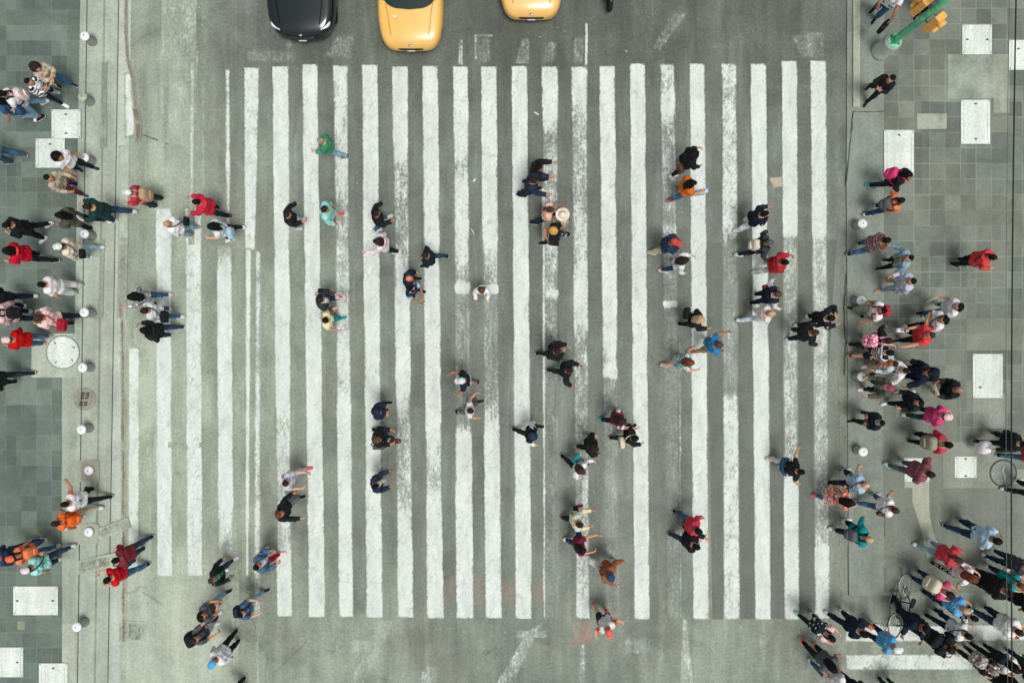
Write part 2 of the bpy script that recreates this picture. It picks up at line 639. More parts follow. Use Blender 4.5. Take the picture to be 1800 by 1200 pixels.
strip("pavement", (-9000, -9000), (143, 123), SW, M_TILE_L)
strip("kerb_ramp", (143, 123), (155, 138), SW, M_CONC_L)
strip("kerb_ramp", (155, 138), (209, 190), 0, M_CONC_L, za=SW, zb=.008)
strip("gutter", (209, 190), (231, 212), .008, M_CONC_L2)
strip("joint", (154.2, 137.2), (155.8, 138.8), SW + .004, M_SEAM)
strip("joint", (208.4, 189.4), (209.8, 190.8), .014, M_SEAM)
strip("joint", (183, 166), (186, 169), .035, concrete("stained joint", (136, 140, 122), .15))


def band(name, pts, w, z, mat):
    """a narrow band of uneven width along px points"""
    r = np.random.default_rng(len(name) + int(pts[0][0]))
    V, F = [], []
    P = []
    for (x0, y0), (x1, y1) in zip(pts[:-1], pts[1:]):
        m = max(2, int(abs(y1 - y0) + abs(x1 - x0)) // 8)
        for i in range(m):
            t = i / m
            P.append((x0 + (x1 - x0) * t + r.uniform(-.9, .9), y0 + (y1 - y0) * t))
    P.append(pts[-1])
    for i, (x, y) in enumerate(P):
        ww = w * r.uniform(.6, 1.25)
        a, b = P[max(0, i - 1)], P[min(len(P) - 1, i + 1)]
        dx, dy = b[0] - a[0], b[1] - a[1]
        L = math.hypot(dx, dy) + 1e-6
        nx_, ny_ = -dy / L, dx / L
        for s in (-1, 1):
            V.append((*W(x + nx_ * ww * s / 2, y + ny_ * ww * s / 2), z))
    for i in range(len(P) - 1):
        F.append([2 * i, 2 * i + 1, 2 * i + 3, 2 * i + 2])
    o = mesh_obj(name, V, F, [mat], None, False)
    o['kind'] = 'structure'
    return o


band("crack", [(246, 236), (262, 241), (276, 246), (296, 254)], 1.6, .006, M_SEAM)
band("crack", [(250, 1040), (270, 1052), (285, 1062)], 1.2, .006, concrete("crack grey", (120, 126, 112), .2))

# right side
def rect(x0, y0, x1, y1): return [(x0, y0), (x1, y0), (x1, y1), (x0, y1)]
sheet("pavement", [(1497, -3000), (9000, -3000), (9000, 1046), (1491, 1046), (1487, 330)], SW - .004, M_CONC_R, thick=SW - .004)
sheet("pavement", [(1555, -3000), (8990, -3000), (8990, 1040), (1552, 1040)], SW, M_TILE_R)
sheet("pavement_patch", [(1552, 858), (2400, 858), (2400, 1039), (1558, 1039)], SW + .004, concrete("dark slab", (116, 122, 111), .08))
sheet("pavement_patch", [(1552, 690), (1680, 690), (1680, 858), (1552, 858)], SW + .0045, concrete("dark slab two", (117, 122, 111), .08))
sheet("kerb", rect(1497, -3000, 1509, 190), SW + .05, concrete("kerb stone", (160, 166, 148), .12), thick=.1)
strip("gutter", (1490.5, 1489), (1497, 1486), .012, concrete("dark gutter", (106, 108, 96), .2), -3000, 330)
strip("joint", (1488.4, 1490.4), (1490, 1492), .0035, M_SEAM, -3000, 1046)
strip("joint", (1497, 1485), (1498.5, 1486.5), .0125, M_SEAM, -3000, 320)
band("crack", [(1498, 196), (1492, 260), (1486, 330)], 2.2, SW + .004, M_SEAM)
band("crack", [(1497, 197), (1530, 198), (1553, 197)], 1.4, SW + .0045, M_SEAM)
band("crack", [(1487, 480), (1483, 540), (1486, 600), (1484, 660)], 2.6, .0055, M_SEAM)
sheet("pavement_patch", rect(1664, 97, 1744, 175), SW + .006, concrete("rough slab", (140, 150, 136), .22))
sheet("pavement_patch", rect(1744, 97, 1772, 200), SW + .0065, concrete("pale slab", (146, 152, 136), .15))
sheet("pavement_patch", rect(1610, 201, 1662, 228), SW + .006, concrete("light slab", (152, 158, 142), .15))
sheet("pavement_patch", rect(1656, 776, 1764, 857), SW + .0062, concrete("square slab", (133, 139, 126), .12))
sheet("pavement_patch", rect(1708, 690, 1764, 752), SW + .0064, concrete("square slab two", (136, 142, 130), .12))
sheet("pavement_patch", [(1588, 846), (1631, 846), (1632, 905), (1650, 975), (1628, 978), (1616, 925), (1602, 882), (1602, 856), (1588, 856)], SW + .009, concrete("trench fill", (158, 162, 144), .14))
sheet("pavement_patch", [(1775, 822), (1900, 838), (1900, 856), (1768, 848)], SW + .009, concrete("trench fill two", (144, 152, 138), .14))
sheet("asphalt_patch", [(1242, 427), (1470, 421), (1470, 428), (1430, 1086), (1252, 1088)], .0015, concrete("newer asphalt", (106, 112, 102), .08)).hide_render = False
# left plates' concrete surrounds
sheet("pavement_patch", [(58, 586), (139, 586), (137, 663), (57, 663)], SW + .004, concrete("cover surround", (166, 174, 158), .1))
sheet("pavement_patch", rect(111, 663, 136, 1250), SW + .0035, concrete("edge slab", (150, 158, 142), .1))
sheet("pavement_patch", rect(111, 1095, 134, 1250), SW + .0042, concrete("edge slab two", (166, 173, 156), .1))
sheet("pavement_patch", rect(33, 1090, 46, 1105), SW + .004, concrete("odd paver", (138, 142, 120), .1))
sheet("pavement_patch", [(133, 808), (176, 808), (176, 846), (131, 846)], SW + .0045, concrete("bollard footing", (152, 160, 144), .1))
sheet("pavement_patch", [(134, 918), (172, 918), (176, 935), (172, 955), (132, 955)], SW + .0045, concrete("bollard footing two", (158, 165, 148), .1))


# ------------------------------------------------------------------ road markings
def marking(quad, wear, name="crosswalk_stripe", z=.004, mat=None, crack=0.42, step=5.0, left=None, edge_on=True, feather=14.0):
    """quad: top-left, top-right, bottom-right, bottom-left px; wear: number or [(y px, wear), ...]; left: extra wear on the left half"""
    (a, b, c_, d) = [np.array(q, float) for q in quad]
    L = np.linalg.norm(d - a); w = np.linalg.norm(b - a)
    nv = max(3, int(L / step)); nu = max(4, int(w / 4.0))
    r = np.random.default_rng(int(a[0] * 7 + a[1]) % 99999)
    V, we, ed = [], [], []
    ja = np.convolve(r.normal(0, 1, nv + 8), np.ones(9) / 9, 'valid') * .8
    jb = np.convolve(r.normal(0, 1, nv + 8), np.ones(9) / 9, 'valid') * .8
    ys = None if not isinstance(wear, list) else np.array([q[0] for q in wear], float)
    ws = None if not isinstance(wear, list) else np.array([q[1] for q in wear], float)
    for j in range(nv + 1):
        t = j / nv
        jj = min(j, nv - 1)
        p0 = a + (d - a) * t; p1 = b + (c_ - b) * t
        ux = (p1 - p0) / (np.linalg.norm(p1 - p0) + 1e-9)
        p0 = p0 + ux * ja[jj]; p1 = p1 + ux * jb[jj]
        for i in range(nu + 1):
            s = i / nu
            q = p0 + (p1 - p0) * s
            V.append((*W(*q), z))
            k = wear if ys is None else float(np.interp(q[1], ys, ws))
            if left: k = k + left * (1 - s) if left > 0 else k - left * s
            we.append(k)
            ed.append(min(s * w, (1 - s) * w, t * L, (1 - t) * L) / feather if edge_on else 1.0)
    F = np.array(grid_faces(nv + 1, nu + 1))
    V = np.array(V)
    nrm = np.cross(V[F[0][1]] - V[F[0][0]], V[F[0][2]] - V[F[0][0]])
    if nrm[2] < 0: F = F[:, ::-1]
    o = mesh_obj(name, V, F, [mat or M_PAINT], None, False)
    set_attr(o, 'wear', we); set_attr(o, 'edge', ed)
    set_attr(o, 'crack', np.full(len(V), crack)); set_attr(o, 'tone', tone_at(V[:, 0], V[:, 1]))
    o['kind'] = 'structure'
    return o


_sz = [.004]


def S(x0, x1, yt, x2, x3, yb, wear, **k):
    _sz[0] += .00012
    k.setdefault('z', _sz[0])
    return marking([(x0, yt), (x1, yt), (x3, yb), (x2, yb)], wear, **k)


S(429, 456, 119, 430, 449, 440, [(119, .08), (240, .2), (300, .15), (380, .22), (440, .3)], crack=.6)
S(431, 442, 436, 432, 437, 1012, [(440, .2), (600, .3), (750, .25), (1012, .2)])
S(448, 459, 440, 445, 459, 1084, [(440, .4), (600, .5), (700, .4), (950, .35), (1000, .55), (1084, .45)])
S(479, 507, 117, 487, 514, 1083, [(117, .03), (400, .05), (430, .35), (455, .2), (500, .05), (680, .08), (740, .4), (860, .55), (950, .45), (1000, .12), (1083, .05)])
S(531, 558, 113, 543, 572, 1084, .04)
S(585, 612, 115, 596, 621, 1084, [(115, .1), (150, .42), (220, .4), (250, .3), (330, .5), (420, .55), (500, .45), (590, .55), (620, .2), (680, .45), (715, .1), (900, .08), (1084, .06)])
S(636, 664, 114, 644, 673, 1085, [(114, .04), (580, .05), (640, .25), (700, .15), (800, .15), (1085, .04)])
S(689, 717, 117, 699, 727, 1085, [(117, .03), (250, .08), (290, .55), (420, .6), (480, .35), (520, .1), (670, .1), (720, .6), (800, .55), (880, .5), (930, .3), (970, .12), (1085, .08)])
S(742, 770, 116, 750, 780, 1086, [(116, .03), (400, .12), (460, .25), (500, .06), (740, .15), (800, .4), (860, .5), (900, .12), (1086, .1)])
S(796, 823, 117, 802, 833, 1086, [(117, .05), (230, .1), (280, .5), (330, .3), (430, .3), (470, .6), (497, .55), (500, .0), (512, .0), (516, .72), (640, .8), (700, .78), (742, .68), (766, .1), (1086, .04)])
S(845, 873, 117, 853, 882, 1086, [(117, .04), (420, .08), (450, .55), (490, .62), (500, .6), (503, .02), (514, .02), (518, .74), (640, .78), (700, .70), (735, .4), (765, .12), (1086, .05)])
S(899, 927, 116, 906, 935, 1087, .04)
S(952, 981, 117, 955, 985, 1087, [(117, .05), (190, .12), (240, .6), (300, .62), (420, .5), (470, .62), (508, .6), (512, .05), (519, .05), (524, .72), (600, .75), (650, .92), (1087, .96)])
S(952, 959, 330, 955, 959, 1087, [(330, .1), (1087, .35)], z=.0105)
S(1003, 1033, 117, 1012, 1037, 1087, [(117, .1), (170, .15), (200, .5), (330, .55), (420, .4), (500, .2), (560, .25), (600, .58), (750, .6), (800, .65), (900, .5), (1000, .45), (1060, .25), (1087, .12)], left=.12)
S(1053, 1081, 116, 1063, 1091, 1086, [(116, .1), (560, .16), (600, .25), (630, .45), (640, .4), (652, .15), (660, .15), (664, .72), (720, .75), (800, .86), (1086, .9)])
S(1107, 1134, 112, 1115, 1142, 1088, .03)
S(1159, 1187, 112, 1173, 1198, 1087, [(112, .25), (150, .5), (190, .2), (230, .62), (280, .35), (340, .62), (390, .7), (396, .5), (412, .5), (480, .65), (500, .8), (527, .85), (530, .08), (539, .08), (542, .88), (650, .92), (1087, .95)], left=.08)
S(1192, 1198, 600, 1194, 1199, 1087, .55, z=.0105)
S(1212, 1239, 112, 1218, 1246, 1088, .04, crack=.35)
S(1268, 1296, 112, 1272, 1300, 1088, [(112, .2), (160, .5), (210, .4), (300, .25), (400, .25), (415, .55), (430, .78), (600, .8), (690, .8), (700, .25), (1088, .22)], crack=.9)
S(1319, 1347, 112, 1327, 1355, 1088, .07, crack=.25)
S(1374, 1401, 107, 1378, 1405, 1089, [(107, .03), (410, .05), (420, .6), (560, .7), (590, .55), (750, .6), (830, .45), (850, .1), (1089, .2)], crack=.3)
S(1424, 1452, 107, 1432, 1459, 1088, [(107, .05), (410, .08), (422, .5), (600, .55), (800, .6), (955, .58), (962, .12), (1040, .2), (1088, .35)])
S(226, 246, 610, 224, 245, 1006, [(610, .3), (660, .15), (690, .5), (740, .4), (760, .15), (870, .3), (930, .35), (1006, .5)])
S(273, 302, 366, 276, 303, 1012, [(366, .12), (480, .25), (560, .3), (650, .15), (720, .35), (800, .1), (1012, .08)], crack=.5)
S(325, 355, 367, 329, 356, 1012, [(367, .15), (450, .3), (560, .3), (700, .25), (1012, .1)], crack=.8)
S(381, 408, 430, 383, 411, 990, [(430, .7), (455, .5), (480, .2), (520, .1), (880, .12), (930, .45), (965, .65), (990, .85)])
S(396, 405, 122, 397, 406, 420, [(122, .42), (200, .3), (262, .25), (290, .1), (330, .45), (420, .4)])
S(333, 343, 105, 331, 342, 430, [(105, .75), (130, .35), (150, .6), (260, .5), (330, .62), (430, .9)])
S(278, 290, 150, 278, 292, 330, .86)
S(352, 362, 140, 352, 362, 330, .90)
S(1028, 1034, 40, 1028, 1033, 116, .15)
marking([(1488, 1100), (1900, 1096), (1900, 1124), (1484, 1128)], [(1090, .1), (1130, .22)], crack=.5)
marking([(1487, 1149), (1900, 1149), (1900, 1177), (1487, 1177)], [(1140, .2), (1177, .25)], crack=1.0)
# ghosts of older markings
_gz = [.0012]


def G(q, w, **k):
    _gz[0] += .00011
    big = min(abs(q[1][0] - q[0][0]), abs(q[2][1] - q[1][1])) > 12
    return marking(q, w, name="worn_marking", z=_gz[0], edge_on=big, feather=26.0, **k)


G([(836, 62), (866, 62), (866, 114), (836, 114)], 0.83)
G([(834, 62), (838, 62), (838, 104), (834, 104)], .62, )
G([(836, 61), (866, 61), (866, 65), (836, 65)], .66)
G([(918, 68), (930, 68), (930, 112), (906, 112)], 0.75)
G([(808, 70), (813, 70), (813, 114), (806, 114)], 0.61)
G([(1005, 60), (1030, 60), (1030, 114), (1003, 114)], 0.79)
G([(960, 70), (982, 70), (982, 112), (952, 112)], 0.81)
G([(1180, 20), (1215, 20), (1160, 92), (1140, 92)], 0.81)
G([(1385, 60), (1452, 50), (1452, 105), (1410, 105)], 0.85)
G([(665, 1085), (700, 1085), (640, 1210), (605, 1210)], 0.85)
G([(615, 1120), (660, 1120), (655, 1150), (610, 1150)], 0.79)
G([(925, 1110), (960, 1085), (900, 1210), (862, 1210)], 0.73)
G([(905, 1108), (962, 1108), (960, 1120), (905, 1120)], 0.75)
G([(740, 1165), (775, 1165), (770, 1210), (730, 1210)], 0.77)
G([(1015, 1110), (1032, 1108), (1036, 1210), (1012, 1210)], 0.65)
G([(1095, 1118), (1150, 1118), (1150, 1152), (1095, 1152)], 0.81)
G([(1200, 1088), (1207, 1088), (1220, 1210), (1196, 1210)], 0.67)
G([(1330, 1115), (1352, 1115), (1352, 1180), (1330, 1180)], 0.85)
G([(445, 1088), (459, 1088), (460, 1210), (446, 1210)], 0.73)
G([(500, 55), (520, 55), (514, 100), (500, 100)], 0.83)
G([(590, 60), (630, 60), (620, 105), (560, 105)], 0.83)
G([(430, 85), (520, 85), (520, 112), (430, 112)], 0.86)
marking([(1008, 1090), (1040, 1090), (1040, 1130), (1004, 1135)], .80, name="worn_marking", z=.0046, mat=M_PAINT_R, edge_on=False)
marking([(740, 1018), (960, 1015), (958, 1060), (735, 1060)], .90, name="worn_marking", z=.0011, mat=M_PAINT_R, edge_on=False)
M_RUSTP = paint_mat("rust stain", (124, 108, 92))
M_FILM = paint_mat("cement film", (178, 187, 170))
RU = [(222, -60), (222, 60), (225, 105), (234, 140), (239, 190), (244, 215), (242, 250)]
for k, ((xa, ya), (xb, yb)) in enumerate(zip(RU[:-1], RU[1:])):
    wd_ = 3.2 if k < 4 else 6
    marking([(xa - wd_, ya), (xa + wd_, ya), (xb + wd_, yb), (xb - wd_, yb)], .30, name="rust_stain", z=.0170 + .0004 * k, mat=M_RUSTP, step=4)
marking([(212, 560), (220, 560), (223, 1130), (214, 1130)], .34, name="rust_stain", z=.0175, mat=M_RUSTP)
marking([(209, 430), (222, 430), (218, 560), (207, 560)], .70, name="rust_stain", z=.0178, mat=M_RUSTP)
marking([(219, 128), (231, 128), (238, 236), (220, 244)], .25, name="kerb_patch", z=.0150, mat=M_PAINT)
marking([(209, 256), (228, 256), (226, 420), (207, 420)], .40, name="kerb_patch", z=.0155, mat=M_FILM)
marking([(209, 420), (226, 420), (222, 560), (205, 560)], .60, name="kerb_patch", z=.0155, mat=M_FILM)
marking([(285, -20), (345, -20), (345, 120), (280, 160)], .62, name="cement_film", z=.0022, mat=M_FILM, edge_on=False)
marking([(300, 90), (350, 90), (335, 260), (295, 250)], .68, name="cement_film", z=.0026, mat=M_FILM, edge_on=False)
marking([(235, 560), (270, 560), (262, 1200), (222, 1200)], .72, name="cement_film", z=.0024, mat=M_FILM, edge_on=False)
marking([(290, 1020), (420, 1020), (420, 1200), (240, 1200)], .74, name="cement_film", z=.0028, mat=M_FILM, edge_on=False)
M_DARK = paint_mat("dark stain", (106, 112, 98))
for k, q in enumerate(([(168, 930), (226, 908), (232, 926), (176, 948)], [(136, 985), (214, 968), (216, 992), (140, 1008)], [(205, 1090), (262, 1092), (258, 1128), (208, 1126)],
                       [(296, 776), (330, 782), (330, 792), (296, 786)], [(350, 778), (368, 774), (368, 784), (350, 786)], [(180, 110), (190, 110), (188, 260), (178, 260)], [(178, 420), (186, 420), (182, 560), (172, 560)],
                       [(1475, 700), (1492, 700), (1492, 960), (1476, 960)], [(1505, 560), (1545, 560), (1540, 640), (1505, 640)], [(806, 540), (842, 540), (848, 770), (812, 770)], [(930, 600), (950, 600), (956, 1000), (934, 1000)],
                       [(1140, 380), (1210, 400), (1200, 1085), (1150, 1085)], [(672, 700), (700, 700), (700, 900), (676, 900)], [(955, 120), (1005, 120), (1004, 500), (985, 500)], [(720, 780), (748, 780), (750, 1180), (724, 1180)], [(1242, 100), (1266, 100), (1270, 420), (1246, 420)])):
    marking(q, .66, name="dark_stain", z=.0014 + .0001 * k if 600 < q[0][0] < 1300 else (.0540 if (q[0][0] > 1500 or q[0][0] < 140) else .0470 if q[0][0] < 200 else .0102) + .0003 * k, mat=M_DARK, feather=20.0)
# a stain of pale mortar
sheet("mortar_stain", [(1352, 313), (1374, 311), (1375, 328), (1360, 330)], .006, concrete("mortar stain", (178, 164, 146), .2))
# ------------------------------------------------------------------ body template (signed distance field -> surface net)
def surfnet(f, xs, ys, zs):
    xs, ys, zs = map(np.asarray, (xs, ys, zs))
    X, Y, Z = np.meshgrid(xs, ys, zs, indexing='ij')
    D = f(X, Y, Z)
    nx, ny, nz = D.shape
    P = np.stack([X, Y, Z], -1)
    acc = np.zeros((nx - 1, ny - 1, nz - 1, 3))
    cnt = np.zeros((nx - 1, ny - 1, nz - 1))
    offs = [(i, j, k) for i in (0, 1) for j in (0, 1) for k in (0, 1)]
    sl = lambda o: (slice(o[0], nx - 1 + o[0]), slice(o[1], ny - 1 + o[1]), slice(o[2], nz - 1 + o[2]))
    for a in offs:
        for ax in range(3):
            if a[ax] == 1: continue
            b = list(a); b[ax] = 1
            da, db = D[sl(a)], D[sl(b)]
            cr = (da < 0) != (db < 0)
            t = np.where(cr, da / np.where(np.abs(da - db) < 1e-12, 1, da - db), 0)
            pt = P[sl(a)] * (1 - t[..., None]) + P[sl(b)] * t[..., None]
            acc += np.where(cr[..., None], pt, 0)
            cnt += cr
    on = cnt > 0
    idx = np.full(on.shape, -1)
    idx[on] = np.arange(on.sum())
    V = acc[on] / cnt[on][:, None]
    Q = []
    S = D < 0
    for ax in range(3):
        o1, o2 = [(1, 2), (2, 0), (0, 1)][ax]
        A = [slice(None)] * 3; B = [slice(None)] * 3
        A[ax] = slice(0, -1); B[ax] = slice(1, None)
        ch = S[tuple(A)] != S[tuple(B)]
        ii = np.argwhere(ch)
        lim = np.array(on.shape)
        ok = (ii[:, o1] > 0) & (ii[:, o2] > 0) & (ii[:, o1] < lim[o1]) & (ii[:, o2] < lim[o2])
        ii = ii[ok]
        def at(d1, d2):
            j = ii.copy(); j[:, o1] += d1; j[:, o2] += d2
            return idx[j[:, 0], j[:, 1], j[:, 2]]
        q = np.stack([at(-1, -1), at(0, -1), at(0, 0), at(-1, 0)], 1)
        neg = S[tuple(A)][ii[:, 0], ii[:, 1], ii[:, 2]]
        q[~neg] = q[~neg][:, ::-1]
        Q.append(q)
    Q = np.concatenate(Q)
    return V, Q[(Q >= 0).all(1)]


def vnormals(V, Q):
    n = np.cross(V[Q[:, 2]] - V[Q[:, 0]], V[Q[:, 3]] - V[Q[:, 1]])
    out = np.zeros_like(V)
    for k in range(4):
        np.add.at(out, Q[:, k], n)
    return out / (np.linalg.norm(out, axis=1, keepdims=True) + 1e-9)


def smin(a, b, k):
    h = np.clip(0.5 + 0.5 * (b - a) / k, 0, 1)
    return b * (1 - h) + a * h - k * h * (1 - h)


def cap(X, Y, Z, a, b, ra, rb, s=(1, 1, 1)):
    a = np.array(a) / s; b = np.array(b) / s
    d = b - a
    px, py, pz = X / s[0] - a[0], Y / s[1] - a[1], Z / s[2] - a[2]
    t = np.clip((px * d[0] + py * d[1] + pz * d[2]) / (d @ d + 1e-12), 0, 1)
    return np.sqrt((px - t * d[0]) ** 2 + (py - t * d[1]) ** 2 + (pz - t * d[2]) ** 2) - (ra + (rb - ra) * t)


def ell(X, Y, Z, c, r):
    q = np.sqrt(((X - c[0]) / r[0]) ** 2 + ((Y - c[1]) / r[1]) ** 2 + ((Z - c[2]) / r[2]) ** 2)
    return (q - 1) * min(r)


def body_sdf(X, Y, Z):
    Ya = np.abs(Y)
    d = cap(X, Ya, Z, (-.005, 0, .95), (-.005, .072, .95), .108, .104)
    d = smin(d, cap(X, Ya, Z, (.005, 0, 1.10), (.005, .062, 1.10), .092, .086), .06)
    d = smin(d, cap(X, Ya, Z, (.0, 0, 1.27), (.0, .085, 1.27), .112, .10), .06)
    d = smin(d, cap(X, Ya, Z, (-.005, 0, 1.40), (-.005, .14, 1.40), .066, .062), .06)
    d = smin(d, cap(X, Ya, Z, (-.01, 0, 1.42), (.008, 0, 1.55), .056, .052), .03)
    h = ell(X, Y, Z, (.005, 0, 1.632), (.098, .077, .108))
    h = smin(h, cap(X, Ya, Z, (.03, 0, 1.57), (.058, 0, 1.553), .052, .034), .04)
    h = smin(h, cap(X, Y, Z, (.092, 0, 1.640), (.112, 0, 1.604), .009, .014), .012)
    h = smin(h, cap(X, Ya, Z, (-.006, .076, 1.60), (-.012, .085, 1.645), .010, .013), .008)
    d = smin(d, h, .025)
    l = cap(X, Ya, Z, (0, .082, .90), (.005, .090, .50), .092, .056)
    l = smin(l, cap(X, Ya, Z, (.005, .090, .50), (-.012, .092, .085), .055, .036), .03)
    l = smin(l, ell(X, Ya, Z, (-.022, .092, .36), (.050, .050, .13)), .03)
    l = smin(l, cap(X, Ya, Z, (-.045, .092, .036), (.145, .100, .024), .034, .026), .03)
    d = smin(d, l, .03)
    a = cap(X, Ya, Z, (0, .15, 1.405), (0, .45, 1.405), .054, .040)
    a = smin(a, cap(X, Ya, Z, (0, .45, 1.405), (0, .70, 1.405), .042, .027), .02)
    hand = None
    for x0, x1, ln in ((-.033, -.042, .056), (-.011, -.014, .072), (.011, .015, .079), (.033, .043, .070)):
        g = cap(X, Ya, Z, (x0 * .45, .71, 1.405), (x0, .790, 1.405), .019, .0135)
        g2 = np.minimum(cap(X, Ya, Z, (x0, .790, 1.405), ((x0 + x1) / 2, .790 + ln * .55, 1.402), .0105, .0095),
                        cap(X, Ya, Z, ((x0 + x1) / 2, .790 + ln * .55, 1.402), (x1, .790 + ln, 1.394), .0095, .0075))
        g = smin(g, g2, .004)
        hand = g if hand is None else smin(hand, g, .005)
    th = np.minimum(cap(X, Ya, Z, (.022, .722, 1.40), (.060, .757, 1.396), .015, .0115), cap(X, Ya, Z, (.060, .757, 1.396), (.078, .792, 1.392), .0115, .0085))
    hand = smin(hand, th, .008)
    a = smin(a, hand, .012)
    return smin(d, a, .035)


def steps(*segs):
    """segs: (start, end, step) in order -> strictly increasing coordinates"""
    out = []
    for a, b, s in segs:
        n = max(1, int(round((b - a) / s)))
        out += list(a + (b - a) * np.arange(n) / n)
    out.append(segs[-1][1])
    return np.array(out)


_yh = steps((0, .24, .019), (.24, .69, .034), (.69, .885, .0095))
YS = np.concatenate([-_yh[:0:-1], _yh])
XS = steps((-.17, -.06, .022), (-.06, .09, .0115), (.09, .20, .02))
ZS = steps((-.02, .12, .02), (.12, 1.36, .03), (1.36, 1.44, .0105), (1.44, 1.53, .022), (1.53, 1.77, .0135))
BV, BQ = surfnet(body_sdf, XS, YS, ZS)
BN = vnormals(BV, BQ)


def sst(a, b, x):
    t = np.clip((x - a) / (b - a), 0, 1)
    return t * t * (3 - 2 * t)


BONES = ['pelvis', 'chest', 'neck', 'head', 'uaL', 'faL', 'haL', 'fiL', 'uaR', 'faR', 'haR', 'fiR', 'thL', 'shL', 'ftL', 'thR', 'shR', 'ftR']
BI = {b: i for i, b in enumerate(BONES)}


def weights(V):
    x, y, z = V[:, 0], V[:, 1], V[:, 2]
    w = np.zeros((len(V), len(BONES)))
    ya = np.abs(y)
    arm = sst(.13, .235, ya) * sst(1.20, 1.33, z) * (z > 1.15)
    leg = sst(1.00, .84, z) * (1 - arm)
    hd = sst(1.50, 1.57, z) * (ya < .3)
    nk = sst(1.43, 1.50, z) * (ya < .13) * (1 - hd)
    tor = np.clip(1 - arm - leg, 0, 1)
    w[:, BI['head']] = tor * hd
    w[:, BI['neck']] = tor * nk
    rest = tor * (1 - hd - nk)
    ch = sst(.98, 1.22, z)
    w[:, BI['chest']] = rest * ch
    w[:, BI['pelvis']] = rest * (1 - ch)
    for s, m in (('L', 1), ('R', -1)):
        sd_ = sst(-.03, .03, y * m)
        f1 = sst(.41, .49, ya); f2 = sst(.68, .72, ya); f3 = sst(.778, .80, ya) * (x < .052)
        a = arm * (y * m > 0)
        w[:, BI['ua' + s]] = a * (1 - f1)
        w[:, BI['fa' + s]] = a * f1 * (1 - f2)
        w[:, BI['ha' + s]] = a * f2 * (1 - f3)
        w[:, BI['fi' + s]] = a * f3
        k = sst(.56, .44, z); ft = sst(.13, .07, z)
        l = leg * sd_
        w[:, BI['th' + s]] = l * (1 - k)
        w[:, BI['sh' + s]] = l * k * (1 - ft)
        w[:, BI['ft' + s]] = l * k * ft
    return w / (w.sum(1, keepdims=True) + 1e-9)


BW = weights(BV)


def Rx(a): c, s = math.cos(a), math.sin(a); return np.array([[1, 0, 0], [0, c, -s], [0, s, c]])
def Ry(a): c, s = math.cos(a), math.sin(a); return np.array([[c, 0, s], [0, 1, 0], [-s, 0, c]])
def Rz(a): c, s = math.cos(a), math.sin(a); return np.array([[c, -s, 0], [s, c, 0], [0, 0, 1]])


HEADS = dict(pelvis=(0, 0, .95), chest=(0, 0, 1.08), neck=(-.01, 0, 1.45), head=(0, 0, 1.545))
PAR = dict(pelvis=None, chest='pelvis', neck='chest', head='neck')
for s, m in (('L', 1), ('R', -1)):
    HEADS['ua' + s] = (0, .165 * m, 1.405); PAR['ua' + s] = 'chest'
    HEADS['fa' + s] = (0, .45 * m, 1.405); PAR['fa' + s] = 'ua' + s
    HEADS['ha' + s] = (0, .70 * m, 1.405); PAR['ha' + s] = 'fa' + s
    HEADS['fi' + s] = (0, .79 * m, 1.405); PAR['fi' + s] = 'ha' + s
    HEADS['th' + s] = (0, .088 * m, .92); PAR['th' + s] = 'pelvis'
    HEADS['sh' + s] = (.003, .09 * m, .50); PAR['sh' + s] = 'th' + s
    HEADS['ft' + s] = (-.012, .092 * m, .085); PAR['ft' + s] = 'sh' + s

# arm codes: (lower, swing, elbow, inward, curl)
ARM = dict(n=None,
           d=(80, 2, 12, 0, .5),
           p=(80, 22, 105, 42, 1.2),      # holding a phone before the chest
           c=(78, 14, 85, 62, .7),        # folded over the belly
           f=(76, 40, 40, 10, .7),         # reaching forward
           F=(72, 64, 26, 6, .5),         # far forward
           o=(60, 12, 34, 0, .5),         # out to the side
           w=(40, 18, 34, 0, .4),         # wide out
           b=(76, -38, 18, 0, .5),        # behind
           k=(56, -16, 92, 60, .9),       # hand on hip
           h=(58, 72, 128, 40, .8),       # hand to the head
           g=(80, 6, 20, 0, 1.35),        # gripping a hanging bag
           e=(76, 20, 78, 12, 1.0))       # elbow bent forward


